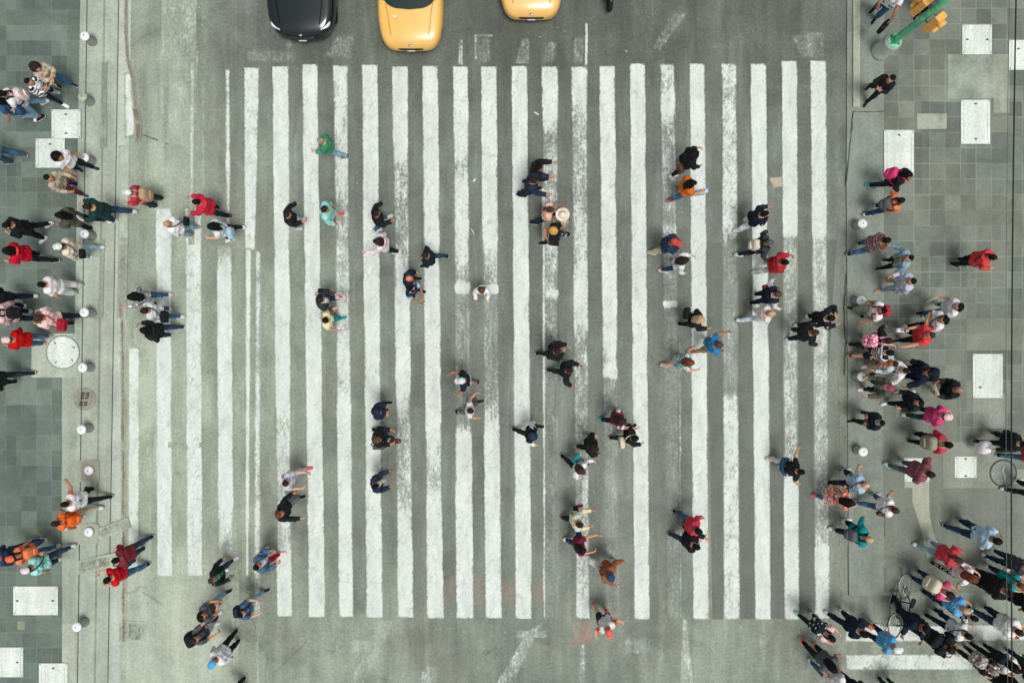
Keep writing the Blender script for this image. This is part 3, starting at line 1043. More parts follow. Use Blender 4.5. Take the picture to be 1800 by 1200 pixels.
def pose(stride, la, ra, lean=3.0, head=(8, 0), seed=0, turn=0.0):
    r = np.random.default_rng(seed)
    d = math.radians
    R = {b: np.eye(3) for b in BONES}
    a = stride / 3.0 * .68
    tw = -a * 7 + turn * 0
    R['pelvis'] = Rz(d(a * 4)) @ Ry(d(lean * .4))
    R['chest'] = Rz(d(-a * 8 + r.uniform(-2, 2))) @ Ry(d(lean))
    R['neck'] = Ry(d(head[0] * .4)) @ Rz(d(head[1] * .4))
    R['head'] = Rz(d(head[1] * .6)) @ Ry(d(head[0] * .6 - lean * .3)) @ Rx(d(r.uniform(-4, 4)))
    for s, m in (('L', 1), ('R', -1)):
        f = a * m
        if abs(stride) < .1:
            th, kn, ft = r.uniform(0, 5), r.uniform(1, 5), 0
        elif f > 0:
            th, kn = 27 * f, 8 * f
            ft = -8 * f
        else:
            th, kn = 22 * f, -30 * f
            ft = -16 * f
        R['th' + s] = Ry(d(-th)) @ Rx(d(m * r.uniform(0, 3))) @ Rz(d(m * 5))
        R['sh' + s] = Ry(d(kn))
        R['ft' + s] = Ry(d((th - kn) * 1.0 + max(0, ft * 1.0) if f < 0 else (th - kn) + ft))
        code = la if s == 'L' else ra
        if ARM.get(code) is None:
            low, sw, el, inw, cu = 76 + r.uniform(-4, 3), -18 * f + r.uniform(-5, 6), 20 + 14 * max(0, -f) + r.uniform(0, 12), r.uniform(0, 14), .55
        else:
            low, sw, el, inw, cu = ARM[code]
            low += r.uniform(-3, 3); sw += r.uniform(-4, 4); el += r.uniform(-6, 6)
        R['ua' + s] = Ry(d(-sw)) @ Rz(d(-m * inw)) @ Rx(d(-m * low))
        R['fa' + s] = Rz(d(-m * el))
        R['ha' + s] = Rx(d(-m * 4))
        R['fi' + s] = Rx(-m * cu)
    M = {}
    for b in BONES:
        h = np.array(HEADS[b])
        L = (R[b], h - R[b] @ h)
        if PAR[b] is None:
            M[b] = L
        else:
            pr, pt = M[PAR[b]]
            M[b] = (pr @ L[0], pr @ L[1] + pt)
    return M


def lbs(V, Wt, M):
    out = np.zeros_like(V)
    for i, b in enumerate(BONES):
        w = Wt[:, i]
        nz = w > 1e-4
        if nz.any():
            Rm, t = M[b]
            out[nz] += w[nz][:, None] * (V[nz] @ Rm.T + t)
    return out


def wob(V, fr, seed):
    r = np.random.default_rng(seed)
    s = np.zeros(len(V))
    for k in range(4):
        dv = r.normal(size=3)
        s += np.sin(V @ (dv / np.linalg.norm(dv)) * fr * r.uniform(.7, 1.5) + r.uniform(0, 6.28))
    return s / 4


def bake(f, lo, hi, st):
    return surfnet(f, np.arange(lo[0], hi[0], st), np.arange(lo[1], hi[1], st), np.arange(lo[2], hi[2], st))


# ---- shoes
def shoe_sdf(m):
    def f(X, Y, Z):
        y = Y * m
        d = cap(X, y, Z, (-.052, .092, .045), (.150, .101, .030), .047, .041, (1, 1, .95))
        d = smin(d, cap(X, y, Z, (-.03, .092, .07), (-.015, .092, .115), .050, .047), .03)
        sole = np.maximum(np.sqrt((np.clip(np.abs(X - .048) - .098, 0, 9)) ** 2 + (y - .092 - .05 * np.clip(X, -.05, .15) ) ** 2) - .056, Z - .026)
        return np.maximum(np.minimum(d, sole), -(Z + .004))
    return f


SHOE = {}
for s, m in (('L', 1), ('R', -1)):
    ys = steps((.02, .17, .0135))
    SHOE[s] = surfnet(shoe_sdf(m), steps((-.115, .21, .0165)), ys if m > 0 else -ys[::-1], steps((-.02, .14, .0125)))


# ---- hair and hats, in head space of the template
def _face_cut(d, X, Y, Z, low=1.50):
    # opening for the face: in front of a plane that rises to the hairline
    front = (X - .035) - .55 * np.maximum(Z - 1.66, 0) * 3.0
    face = np.maximum(-(X - .03 - np.maximum(Z - 1.655, 0) * 2.2), Z - 1.70)
    return np.maximum(d, -np.minimum(-face, .5)) if False else np.maximum(d, -face_region(X, Y, Z))


def face_region(X, Y, Z):
    """negative inside the face opening"""
    return np.maximum.reduce([.03 - X, Z - 1.70, np.abs(Y) - .085])


def hair_short(X, Y, Z):
    d = ell(X, Y, Z, (-.005, 0, 1.646), (.107, .088, .114))
    d = np.maximum(d, -np.maximum(.028 - X, Z - 1.705))
    ear = np.maximum(Z - 1.655, -.03 - X)
    d = np.maximum(d, -ear)
    return np.maximum(d, 1.565 - Z)


def hair_long(X, Y, Z):
    d = ell(X, Y, Z, (-.008, 0, 1.642), (.113, .098, .118))
    d = smin(d, cap(X, Y, Z, (-.06, 0, 1.60), (-.125, 0, 1.36), .088, .066, (.62, 1.5, 1)), .04)
    d = d + .006 * np.sin(Y * 95 + 2 * np.sin(Z * 17)) * sst(1.66, 1.5, Z)
    return np.maximum(d, -np.maximum.reduce([.022 - X, Z - 1.703, np.abs(Y) - .12]))


def hair_curly(X, Y, Z):
    d = ell(X, Y, Z, (-.02, 0, 1.65), (.145, .145, .135))
    d = smin(d, cap(X, Y, Z, (-.07, 0, 1.58), (-.10, 0, 1.40), .10, .085, (.8, 1.4, 1)), .05)
    d = d + .010 * np.sin(X * 85) * np.sin(Y * 80 + 1) * np.sin(Z * 75)
    return np.maximum(d, -np.maximum.reduce([.045 - X, Z - 1.70, np.abs(Y) - .085]))


def hair_bun(X, Y, Z):
    d = hair_short(X, Y, Z)
    return smin(d, ell(X, Y, Z, (-.10, 0, 1.72), (.055, .05, .05)), .02)


def hair_tail(X, Y, Z):
    d = hair_short(X, Y, Z)
    d = smin(d, cap(X, Y, Z, (-.10, 0, 1.68), (-.15, 0, 1.62), .035, .04), .02)
    return smin(d, cap(X, Y, Z, (-.15, 0, 1.62), (-.13, 0, 1.42), .04, .025), .02)


def cap_hat(X, Y, Z):
    d = np.maximum(ell(X, Y, Z, (0, 0, 1.655), (.118, .100, .108)), 1.655 - Z)
    br = np.maximum(ell(X, Y, Z, (.115, 0, 1.665), (.095, .088, .5)), np.abs(Z - 1.668 + (X - .10) * .22) - .009)
    br = np.maximum(br, .04 - X)
    d = smin(d, br, .012)
    return smin(d, ell(X, Y, Z, (0, 0, 1.765), (.012, .012, .008)), .004)


def beanie(X, Y, Z):
    d = np.maximum(ell(X, Y, Z, (-.008, 0, 1.66), (.118, .104, .125)), 1.635 - Z)
    return smin(d, np.maximum(np.abs(Z - 1.65) - .02, ell(X, Y, Z, (-.006, 0, 1.65), (.124, .109, .6))), .01)


def straw(X, Y, Z):
    d = np.maximum(ell(X, Y, Z, (0, 0, 1.66), (.112, .098, .125)), 1.655 - Z)
    br = np.maximum(np.sqrt(X ** 2 + (Y * 1.05) ** 2) - .205, np.abs(Z - 1.668 + .03 * np.cos(X * 9)) - .010)
    return smin(d, br, .015)


def hood_up(X, Y, Z):
    d = ell(X, Y, Z, (-.02, 0, 1.62), (.145, .120, .165))
    return np.maximum(d, -np.maximum.reduce([.03 - X, np.abs(Y) - .085, np.abs(Z - 1.62) - .11]))


def hood_down(X, Y, Z):
    d = ell(X, Y, Z, (-.10, 0, 1.435), (.085, .125, .055))
    return smin(d, cap(X, np.abs(Y), Z, (-.07, .06, 1.45), (.02, .085, 1.455), .035, .024), .03)


HL = (-.23, -.23, 1.30); HH = (.23, .235, 1.82)
HAIR = {k: bake(f, HL, HH, st) for k, f, st in (('short', hair_short, .016), ('long', hair_long, .018), ('curly', hair_curly, .018), ('bun', hair_bun, .016), ('tail', hair_tail, .017))}
HAT = {k: bake(f, HL, HH, .0145) for k, f in (('cap', cap_hat), ('beanie', beanie), ('straw', straw), ('hood', hood_up))}
HOOD = bake(hood_down, (-.24, -.2, 1.36), (.1, .21, 1.53), .018)


def headw(V):
    w = np.zeros((len(V), len(BONES)))
    h = sst(1.45, 1.56, V[:, 2])
    w[:, BI['head']] = h
    w[:, BI['chest']] = 1 - h
    return w


def only(V, b):
    w = np.zeros((len(V), len(BONES)))
    w[:, BI[b]] = 1
    return w


def region(mask):
    q = BQ[mask[BQ].all(1)]
    u, inv = np.unique(q, return_inverse=True)
    return u, inv.reshape(q.shape)


BYA = np.abs(BV[:, 1]); BZ = BV[:, 2]; BX = BV[:, 0]
ARMW = BW[:, [BI[k] for k in ('uaL', 'faL', 'haL', 'fiL', 'uaR', 'faR', 'haR', 'fiR')]].sum(1)
_bc = BV[BQ].mean(1)
BODY_IDX = np.zeros(len(BQ), int)
BODY_IDX[(_bc[:, 0] > .06) & (np.abs(np.abs(_bc[:, 1]) - .032) < .014) & (np.abs(_bc[:, 2] - 1.640) < .009)] = 1
BODY_IDX[(_bc[:, 0] > .05) & (np.abs(_bc[:, 1]) < .024) & (np.abs(_bc[:, 2] - 1.575) < .009)] = 2

TOPS = dict(tee=(.345, .865, .020, .022), long=(.680, .865, .020, .018), jacket=(.690, .83, .036, .028), tank=(.195, .865, .018, .02),
            puffer=(.690, .83, .052, .044), vest=(.21, .85, .034, .03))


def skirt(z0, z1, flare, seed, off=0.0):
    nu, nv = 36, 12
    V = []
    r = np.random.default_rng(seed)
    ph = r.uniform(0, 6.28, 3)
    for i in range(nu):
        a = 2 * math.pi * i / nu
        for j in range(nv):
            t = j / (nv - 1)
            z = z0 + (z1 - z0) * t
            k = 1 + flare * t + t * .05 * math.sin(5 * a + ph[0]) + t * .03 * math.sin(9 * a + ph[1])
            V.append(((.128 + off) * k * math.cos(a), (.188 + off) * k * math.sin(a), z))
    V = np.array(V)
    w = np.zeros((len(V), len(BONES)))
    t = np.clip((.95 - V[:, 2]) / .45, 0, 1) * .62
    sL = sst(-.10, .10, V[:, 1])
    w[:, BI['pelvis']] = 1 - t
    w[:, BI['thL']] = t * sL
    w[:, BI['thR']] = t * (1 - sL)
    if z0 > 1.0:
        c = sst(.98, 1.22, V[:, 2])
        w[:, BI['chest']] = w[:, BI['pelvis']] * c
        w[:, BI['pelvis']] *= 1 - c
    return V, np.array(grid_faces(nu, nv, True)), w
# ------------------------------------------------------------------ covers, bollards, street furniture
M_COVER = concrete("cover cast stone", (206, 214, 204), .09)
M_STEEL = plain("dull steel", (120, 124, 118), .5, .5, .6)
M_HOLE = plain("lift hole", (70, 74, 70), .9)


def cover(x0, y0, x1, y1, label, holes, text=True):
    a = W(x0, y1, SW); b = W(x1, y0, SW)
    cx, cy = (a[0] + b[0]) / 2, (a[1] + b[1]) / 2
    hx, hy = (b[0] - a[0]) / 2, (b[1] - a[1]) / 2
    e = empty("utility_cover", (cx, cy, SW))
    tag(e, label, "utility cover", "utility covers in the paving")
    V, F = bevel_box((0, 0, .004), (hx - .012, hy - .012, .012), .005, 1)
    mesh_obj("lid", V, F, [M_COVER], e, False)
    parts = []
    for s in (-1, 1):
        parts.append(bevel_box((s * (hx - .004), 0, .002), (.006, hy, .010), .002, 1))
        parts.append(bevel_box((0, s * (hy - .004), .001), (hx - .012, .006, .010), .002, 1))
    V, F = join(parts)
    mesh_obj("frame", V, F, [M_STEEL], e, False)
    for u, v in holes:
        V, F = lathe([(.032, .016), (.03, .019), (.018, .0185)], 12)
        V = V * [1.3, .75, 1] + [(u * 2 - 1) * hx, (1 - 2 * v) * hy, 0]
        mesh_obj("lift_hole", V, F, [M_HOLE], e, False)
    for u in (-1, 1):
        for v in (-1, 1):
            V, F = lathe([(.016, .015), (.014, .019), (.006, .019)], 8)
            mesh_obj("bolt", V + [u * (hx - .05), v * (hy - .05), 0], F, [M_HOLE], e, False)
    for u in (-1, 1):
        V, F = bevel_box((u * (hx - .085), 0, .0165), (.004, hy * .82, .0012), .0005, 1)
        mesh_obj("groove", V, F, [plain("cover groove", (150, 158, 148), .9)], e, False)
    return e


cover(90, 192, 143, 244, "pale square cover left of the kerb, second hatch from the top left bollard", [(.5, .18), (.5, .82)])
cover(62, 243, 115, 296, "pale square cover partly under the curly haired person in white top", [(.5, .2)])
cover(23, 1029, 103, 1081, "wide pale cover below the pale pink cap", [(.1, .5), (.88, .5)])
cover(-30, 1136, 42, 1190, "pale cover cut by the left edge near the bottom corner", [(.85, .5)])
cover(68, 1164, 120, 1240, "pale cover cut by the bottom edge at left", [(.5, .12)])
cover(1690, 43, 1744, 97, "pale square cover at top right with two side holes", [(.18, .5), (.83, .5)])
cover(1688, 175, 1741, 254, "tall pale cover standing alone on the right paving", [(.5, .1), (.5, .88)])
cover(1553, 228, 1607, 309, "pale cover just above the hot pink backpack", [(.5, .12)])
cover(1772, 70, 1830, 124, "pale cover under the cables at the right edge", [(.3, .3)])
cover(1709, 621, 1763, 700, "tall pale cover right of the bald person with leaflet", [(.25, .75)])
cover(1677, 801, 1717, 840, "small pale square cover left of the white plastic bag", [(.5, .12), (.5, .9)])
cover(1589, 804, 1634, 847, "small pale cover under the dusty mauve shirt", [(.15, .3)])

# round cover
cx, cy = W(111, 619, SW)
e = empty("manhole_cover", (cx, cy, SW)); tag(e, "large round pale manhole cover in a square concrete surround", "manhole cover")
V, F = lathe([(0.0, .006), (.40, .006), (.425, .010), (.425, .014), (.41, .016), (.39, .014), (.02, .0155)], 48, False, True)
mesh_obj("lid", V, F, [M_COVER], e)
V, F = lathe([(.428, .004), (.428, .012), (.445, .012), (.447, .004)], 48, False, False)
mesh_obj("frame", V, F, [M_STEEL], e)
for a in (25, 130, 235, 320):
    V, F = bevel_box((.32, 0, .017), (.035, .018, .003), .002, 1)
    mesh_obj("lift_hole", V @ Rz(math.radians(a)).T, F, [M_STEEL], e, False)

# storm grate
cx, cy = W(149, 701, .03)
e = empty("drain_grate", (cx, cy, .034)); tag(e, "round rusty storm drain with two columns of dark slots", "drain grate")
V, F = lathe([(.305, 0), (.305, .014), (.285, .02), (.27, .02), (.02, .016)], 40, False, True)
mesh_obj("frame", V, F, [plain("grate iron", (140, 138, 122), .7, .4, .3, .25)], e)
for k in range(6):
    for s in (-1, 1):
        if k == 3: continue
        V, F = bevel_box((s * .062 + .03 - k * .012, .155 - k * .062, .021), (.045, .018, .0025), .002, 1)
        mesh_obj("slot", V, F, [plain("slot dark", (18, 22, 22), .9)], e, False)
for k in range(4):
    V, F = bevel_box((0, -.11 + .075 * k, .0185), (.25 - abs(k - 1.5) * .03, .008, .003), .002, 1)
    mesh_obj("rib", V, F, [M_STEEL], e, False)

# round pit on the right with a worn rim
cx, cy = W(1763, 831, SW)
e = empty("manhole_cover", (cx, cy, SW)); tag(e, "round dark rimmed cover half filled with mortar at the right", "manhole cover")
V, F = lathe([(0, .010), (.30, .012), (.33, .016), (.33, .004)], 40, False, False)
mesh_obj("lid", V, F, [concrete("pit lid", (128, 138, 126), .22)], e)
V, F = lathe([(.33, .004), (.335, .022), (.36, .022), (.365, .004)], 40, False, False)
mesh_obj("rim", V, F, [plain("dark iron rim", (60, 68, 64), .7)], e)
V, F = tube([(.02, .20, .018), (-.03, .07, .018), (.03, -.06, .018), (.06, -.22, .018)], .028, 8, ry=.008)
mesh_obj("mortar", V, F, [concrete("mortar", (176, 184, 174), .1)], e)

# metal square plates round two bollards
for (x0, y0, x1, y1, col, lab) in ((143, 811, 172, 843, (150, 146, 130), "brownish square base plate of the bollard above the raised arm"), (142, 921, 174, 952, (160, 166, 150), "pale square base plate of the bollard below the orange bag")):
    a = W(x0, y1, SW); b = W(x1, y0, SW)
    V, F = bevel_box((0, 0, .006), ((b[0] - a[0]) / 2, (b[1] - a[1]) / 2, .008), .003, 1)
    o = mesh_obj("base_plate", V, F, [concrete("plate" + lab[:5], col, .12)], None, False, None, ((a[0] + b[0]) / 2, (a[1] + b[1]) / 2, SW), 0)
    tag(o, lab, "base plate", "bollard base plates")

M_BOL = plain("bollard grey", (112, 119, 110), .6, .3, 0, .2)
M_CAPW = plain("bollard cap white", (224, 230, 226), .5, .3, 0, .06)
M_CAPD = plain("bollard cap weathered", (160, 170, 148), .7, .3, 0, .2)
BOL = [(148, 63, "white capped bollard nearest the top left corner", 0), (144, 170, "weathered greenish bollard left of the pale kerb, second from the top", 1),
       (147, 277, "white capped bollard beside the curly haired person in white top", 0), (147, 411, "white capped bollard between the open magazine and the white cap", 0),
       (147, 549, "white capped bollard beside the red shoulder bag", 0), (144, 646, "white capped bollard below the round manhole cover", 0),
       (142, 755, "white capped bollard below the storm drain", 0), (155, 827, "white capped bollard standing on a brownish square plate", 0),
       (155, 935, "white capped bollard beside the orange bag on a pale plate", 0), (134, 1102, "white capped bollard lowest on the left kerb", 0),
       (1517, 393, "white capped bollard above the brown striped sweater", 0), (1515, 528, "white capped bollard left of the khaki trousers", 0),
       (1516, 662, "white capped bollard below the peach trousers", 0), (1518, 794, "white capped bollard alone near the lower right kerb", 0)]
for x, y, lab, d in BOL:
    hh = .09 if y in (827, 935) else .40
    cx, cy = W(x, y, SW + hh)
    e = empty("bollard", (cx, cy, SW)); tag(e, lab, "bollard", "bollards along the kerbs")
    V, F = lathe([(.13, 0), (.13, .02), (.105, .025), (.105, hh - .05)], 20)
    mesh_obj("post", V, F, [M_BOL], e)
    V, F = lathe([(.108, hh - .06), (.122, hh - .05), (.124, hh - .02), (.112, hh + .0), (.06, hh + .022), (.01, hh + .028)], 24)
    mesh_obj("cap", V, F, [M_CAPD if d else M_CAPW], e)
    V, F = lathe([(.02, hh + .027), (.012, hh + .036)], 10)
    mesh_obj("bolt", V, F, [M_STEEL], e)

# ---- traffic signal
bx, by = W(1547, 91, SW)
e = empty("traffic_light", (bx, by, SW)); tag(e, "green signal post on a grey concrete base with yellow signal heads", "traffic light")
V, F = lathe([(.245, 0), (.232, .05), (.226, .72), (.21, .78)], 28)
mesh_obj("base", V, F, [concrete("signal base concrete", (168, 176, 166), .16)], e)
M_GRN = plain("signal green paint", (92, 186, 136), .5, .4, 0, .4, 7)
V, F = lathe([(.175, .78), (.175, .80), (.165, .805), (.12, .81)], 24)
mesh_obj("flange", V, F, [plain("flange pale green", (120, 196, 156), .5, .4, 0, .2)], e)
for k in range(4):
    a = math.radians(45 + 90 * k)
    V, F = lathe([(.022, .805), (.022, .84), (.012, .86)], 8)
    mesh_obj("bolt", V + [.135 * math.cos(a), .135 * math.sin(a), 0], F, [M_STEEL], e)
V, F = lathe([(.105, .80), (.088, 1.0), (.084, 2.2), (.08, 4.6), (.04, 4.64)], 20)
mesh_obj("post", V, F, [M_GRN], e)
M_YEL = plain("signal yellow", (240, 168, 84), .5, .4, 0, .08)
ra = math.atan2(by, bx)
for s in (-1, 1):
    ang = ra + s * math.pi / 2
    R_ = Rz(ang)
    hd_, F = bevel_box((.24, 0, 2.40), (.085, .125, .33), .02, 2)
    o = mesh_obj("signal_head", hd_ @ R_.T, F, [M_YEL], e, False)
    for k, cc in enumerate(((70, 30, 26), (60, 78, 62))):
        zc = 2.56 - .31 * k
        P = []
        lens, F2 = lathe([(.095, 0), (.08, .012), (.02, .018)], 20)
        lens = lens[:, [2, 0, 1]] + [.327, 0, zc]
        mesh_obj("lens", lens @ R_.T, F2, [plain("lens%d" % k, cc, .2, .5)], o)
        nv = 13
        Vv = []
        for i in range(nv):
            a = math.radians(-15 + 210 * i / (nv - 1))
            for xx, rr_ in ((.325, .104), (.44, .107), (.44, .099), (.325, .094)):
                Vv.append((xx, rr_ * math.cos(a), zc + rr_ * math.sin(a)))
        Fv = [[i * 4 + q, (i + 1) * 4 + q, (i + 1) * 4 + (q + 1) % 4, i * 4 + (q + 1) % 4] for i in range(nv - 1) for q in range(4)]
        mesh_obj("visor", np.array(Vv) @ R_.T, Fv, [M_YEL], o)
    for zc in (2.2, 2.6):
        V, F = tube([(.06, 0, zc), (.18, 0, zc)], .022, 8)
        mesh_obj("bracket", V @ R_.T, F, [M_STEEL], e)

# ---- overhead cables
M_CAB = plain("cable black", (28, 36, 36), .7)
for (xa, xb, z, r, lab) in ((1782, 1775, 6.4, .013, "thick black overhead cable along the right edge"), (1770, 1767, 5.2, .006, "thin grey overhead cable left of the thick black one")):
    A = W(xa, 0, z); B = W(xb, 1200, z)
    dx = (B[0] - A[0]) / (B[1] - A[1])
    P = [(A[0] + dx * (y - A[1]), y, z + (y / 30.0) ** 2 * 1.5) for y in np.linspace(30, -30, 41)]
    V, F = tube(P, r, 8)
    o = mesh_obj("overhead_cable", V, F, [M_CAB if r > .01 else plain("cable grey", (84, 98, 92), .7)])
    tag(o, lab, "cable")

# ---- litter
for (x, y, a, s, lab, col) in ((834, 317, 50, (.055, .022), "crumpled white drink carton lying on the asphalt at upper centre", (222, 224, 226)),
                               (831, 407, -60, (.075, .010), "thin white paper strip on a stripe edge at centre left", (226, 228, 222)),
                               (943, 200, -30, (.085, .016), "long white paper scrap between stripes at upper centre", (212, 216, 208))):
    V, F = sbox((0, 0, .018), (s[0], s[1], .014), .5, 14, 8)
    V = V + .006 * wob(V, 90, int(x))[:, None]
    o = mesh_obj("litter", V, F, [plain("litter" + str(int(x)), col, .6)], None, True, None, (*W(x, y), .003), math.radians(a))
    tag(o, lab, "litter")

# ---- cars
M_GLASS = N("car glass"); M_GLASS = M_GLASS.finish(alb((26, 44, 44)), .06, .8)
M_TYRE = plain("tyre rubber", (30, 32, 32), .9)
M_CHROME = plain("chrome", (190, 194, 194), .15, .5, .9)


def carpaint(name, col, rough=.22):
    n = N(name)
    f = n.mapr(n.noise(n.obj(), 2.0, 3), .3, .7, .94, 1.06)
    c = n.node("ShaderNodeRGB").outputs[0]; c.default_value = (*alb(col), 1)
    m = n.finish(n.scale(c, f), rough, .5)
    n.b.inputs['Coat Weight'].default_value = .3
    n.b.inputs['Coat Roughness'].default_value = .08
    return m


def car(px, py, col, label, rough=.22, seam=(150, 100, 40), badge=False, sedan=True, wd=.83, nose=(.36, .46, .58, .68, .765), lamp=0.0):
    X, Y = W(px, py, .55)
    e = empty("car", (X, Y, 0), math.radians(-90))
    tag(e, label, "car")
    paint = carpaint("car paint " + label[:12], col, rough)
    L = 4.25
    st = [0, .015, .05, .12, .25, .45, .75, 1.0, 1.2, 1.6, 2.2, 2.9, 3.4, 3.75, 4.0, 4.15, 4.22, 4.25]
    hwk = np.interp(st, [0, .015, .05, .12, .25, .45, .75, 1.2, 3.3, 3.9, 4.15, 4.25], [*nose, .83, .87, .885, .885, .84, .74, .55]) / .885 * wd
    ztk = np.interp(st, [0, .015, .05, .12, .25, .45, .75, 1.2, 3.3, 3.9, 4.15, 4.25], [.50, .55, .60, .66, .71, .75, .80, .88, .93, .93, .84, .62])
    zbk = np.interp(st, [0, .05, .3, 4.0, 4.25], [.36, .28, .20, .20, .34])
    V = []
    m = 17
    for s, hw, zt, zb in zip(st, hwk, ztk, zbk):
        sec = [(-.90, zb), (-.985, zb + (zt - zb) * .25), (-1, zb + (zt - zb) * .5), (-.985, zb + (zt - zb) * .74), (-.94, zb + (zt - zb) * .90), (-.86, zt - .012), (-.70, zt + .004), (-.35, zt + .022)]
        sec = sec + [(0, zt + .03)] + [(-y, z) for y, z in sec[::-1]]
        for y, z in sec:
            V.append((-s, y * hw, z))
    F = grid_faces(len(st), m)
    F.append([i for i in range(m)]); F.append([(len(st) - 1) * m + i for i in range(m)][::-1])
    F += [[i * m, i * m + m - 1, (i + 1) * m + m - 1, (i + 1) * m] for i in range(len(st) - 1)]
    body = mesh_obj("body", V, F, [paint], e)
    md = body.modifiers.new("round", 'SUBSURF'); md.levels = 2; md.render_levels = 2
    # greenhouse
    n_ = 48
    lev = [(.0, .885), (.25, 1.02), (.6, 1.22), (.92, 1.40), (1.0, 1.44)]
    ring = []
    for t, z in lev:
        f0 = 1.02 + (1.78 - 1.02) * t; b0 = 3.78 + (3.05 - 3.78) * t if sedan else 3.95 + (3.6 - 3.95) * t
        hw = (.79 + (.60 - .79) * t) * wd / .885 * 1.03
        for i in range(n_):
            a = 2 * math.pi * i / n_
            cx = math.copysign(abs(math.cos(a)) ** .42, math.cos(a)); cyy = math.copysign(abs(math.sin(a)) ** .42, math.sin(a))
            bow = .14 * (1 - cyy * cyy) * (1 if cx > 0 else .4) * max(0, abs(cx) - .7) / .3
            xx = (f0 + b0) / 2 - cx * (b0 - f0) / 2 - (bow if cx > 0 else -bow)
            ring.append((-xx, cyy * hw, z - .02 * (1 - cx) * 0))
    gl = [[j * n_ + i, j * n_ + (i + 1) % n_, (j + 1) * n_ + (i + 1) % n_, (j + 1) * n_ + i] for j in range(3) for i in range(n_)]
    mesh_obj("windows", ring, gl, [M_GLASS], e)
    top = np.array(ring[3 * n_:])
    cen = top[n_:].mean(0)
    inner = (top[n_:] - cen) * [.6, .6, 1] + cen + [0, 0, .03]
    V = np.concatenate([top, inner])
    F = [[j * n_ + i, j * n_ + (i + 1) % n_, (j + 1) * n_ + (i + 1) % n_, (j + 1) * n_ + i] for j in range(2) for i in range(n_)] + [[2 * n_ + i for i in range(n_)]]
    mesh_obj("roof", V, F, [paint], e)
    for s in (-1, 1):
        for t0 in (5, 19):
            P = [np.array(ring[j * n_ + (t0 if s > 0 else n_ - t0)]) * [1, 1.004, 1] for j in range(5)]
            V, F = tube(P, .035, 8)
            mesh_obj("pillar", V, F, [paint], e)
        V, F = sbox((-.16 - lamp * .05, (.58 + lamp * .03) * s * wd / .885, .585 + lamp * .05), (.11, .15, .055), .6, 18, 10)
        V[:, 0] -= np.abs(V[:, 1] - .43 * s) * .55
        mesh_obj("headlight", V, F, [plain("headlight glass", (206, 212, 212), .12, .6)], e)
        V, F = sbox((-1.55, (wd + .09) * s, .95), (.07, .10, .07), .6, 16, 10)
        mesh_obj("mirror", V, F, [paint], e)
        V, F = tube([(-.28, .50 * s * wd / .885, .755), (-.7, .56 * s * wd / .885, .825), (-1.08, .62 * s * wd / .885, .885)], .008, 6)
        mesh_obj("hood_seam", V, F, [plain("seam " + label[:6], seam, .7)], e)
        for wx in (-.80, -3.42):
            V, F = lathe([(.19, -.10), (.30, -.095), (.315, -.05), (.315, .05), (.30, .095), (.19, .10)], 28)
            V = V[:, [0, 2, 1]] + [wx, (wd - .17) * s, .315]
            wo_ = mesh_obj("wheel", V, F, [M_TYRE], e)
            V, F = lathe([(.19, -.06), (.19, .09), (.05, .10)], 20)
            V = V[:, [0, 2, 1]] * [1, s, 1] + [wx, (wd - .17) * s, .315]
            mesh_obj("rim", V, F, [M_CHROME], wo_)
    V, F = sbox((-.03, 0, .50), (.045, .34, .05), .5, 18, 8)
    mesh_obj("grille", V, F, [plain("grille dark", (34, 36, 36), .4)], e)
    V, F = bevel_box((.008, 0, .42), (.012, .10, .035), .004, 1)
    mesh_obj("number_plate", V, F, [plain("plate", (214, 216, 210), .5)], e)
    V, F = lathe([(.05, 0), (.045, .012), (.02, .016)], 16)
    V = V * [.6, 1, 1]
    mesh_obj("emblem", V + [-.05, 0, .648], F, [M_CHROME], e)
    if badge:
        V, F = lathe([(.05, 0), (.045, .006), (.02, .008)], 14)
        mesh_obj("sticker", V * [.7, 1, 1] + [-.72, -.38 if badge else .38, .835], F, [plain("sticker", (230, 228, 230), .4)], e)
    for s in (-1, 1):
        V, F = tube([(-.99 - .1, .02 * s + .02, .915), (-1.06, .3 * s, .93), (-1.2, .52 * s, .97)], .012, 6)
        mesh_obj("wiper", V, F, [M_TYRE], e)
    return e


car(530, 68, (8, 26, 27), "dark green car waiting at top left of the crossing", .12, (10, 20, 20), wd=.90, nose=(.16, .30, .46, .60, .72), lamp=1.0)
car(722, 86, (246, 178, 92), "yellow orange taxi nearest to the stripes, windscreen partly in view", .3, (198, 140, 60), True, wd=.86)
car(934, 31, (246, 178, 100), "yellow orange taxi further back with only its front end in view", .3, (150, 90, 50), wd=.84)

# ---- motorcycle, mostly beyond the top edge
X, Y = W(1073, 17, .4)
e = empty("motorcycle", (X, Y, 0), math.radians(-90)); tag(e, "dark motorcycle peeking in at the top edge", "motorcycle")
for wx in (-.30, -1.62):
    V, F = lathe([(.22, -.05), (.29, -.055), (.31, 0), (.29, .055), (.22, .05)], 28)
    w_ = mesh_obj("wheel", V[:, [0, 2, 1]] + [wx, 0, .31], F, [M_TYRE], e)
    V, F = lathe([(.22, -.03), (.22, .03), (.03, .05)], 20)
    mesh_obj("rim", V[:, [0, 2, 1]] + [wx, 0, .31], F, [M_CHROME], w_)
V, F = sbox((-.30, 0, .58), (.20, .075, .045), .8, 18, 10)
mesh_obj("mudguard", V, F, [plain("mudguard", (36, 48, 54), .3)], e)
for s in (-1, 1):
    V, F = tube([(-.28, .11 * s, .33), (-.55, .11 * s, 1.0)], .024, 8)
    mesh_obj("fork", V, F, [M_CHROME], e)
V, F = tube([(-.75, -.38, 1.05), (-.62, -.2, 1.08), (-.6, 0, 1.06), (-.62, .2, 1.08), (-.75, .38, 1.05)], .015, 8)
mesh_obj("handlebar", V, F, [M_TYRE], e)
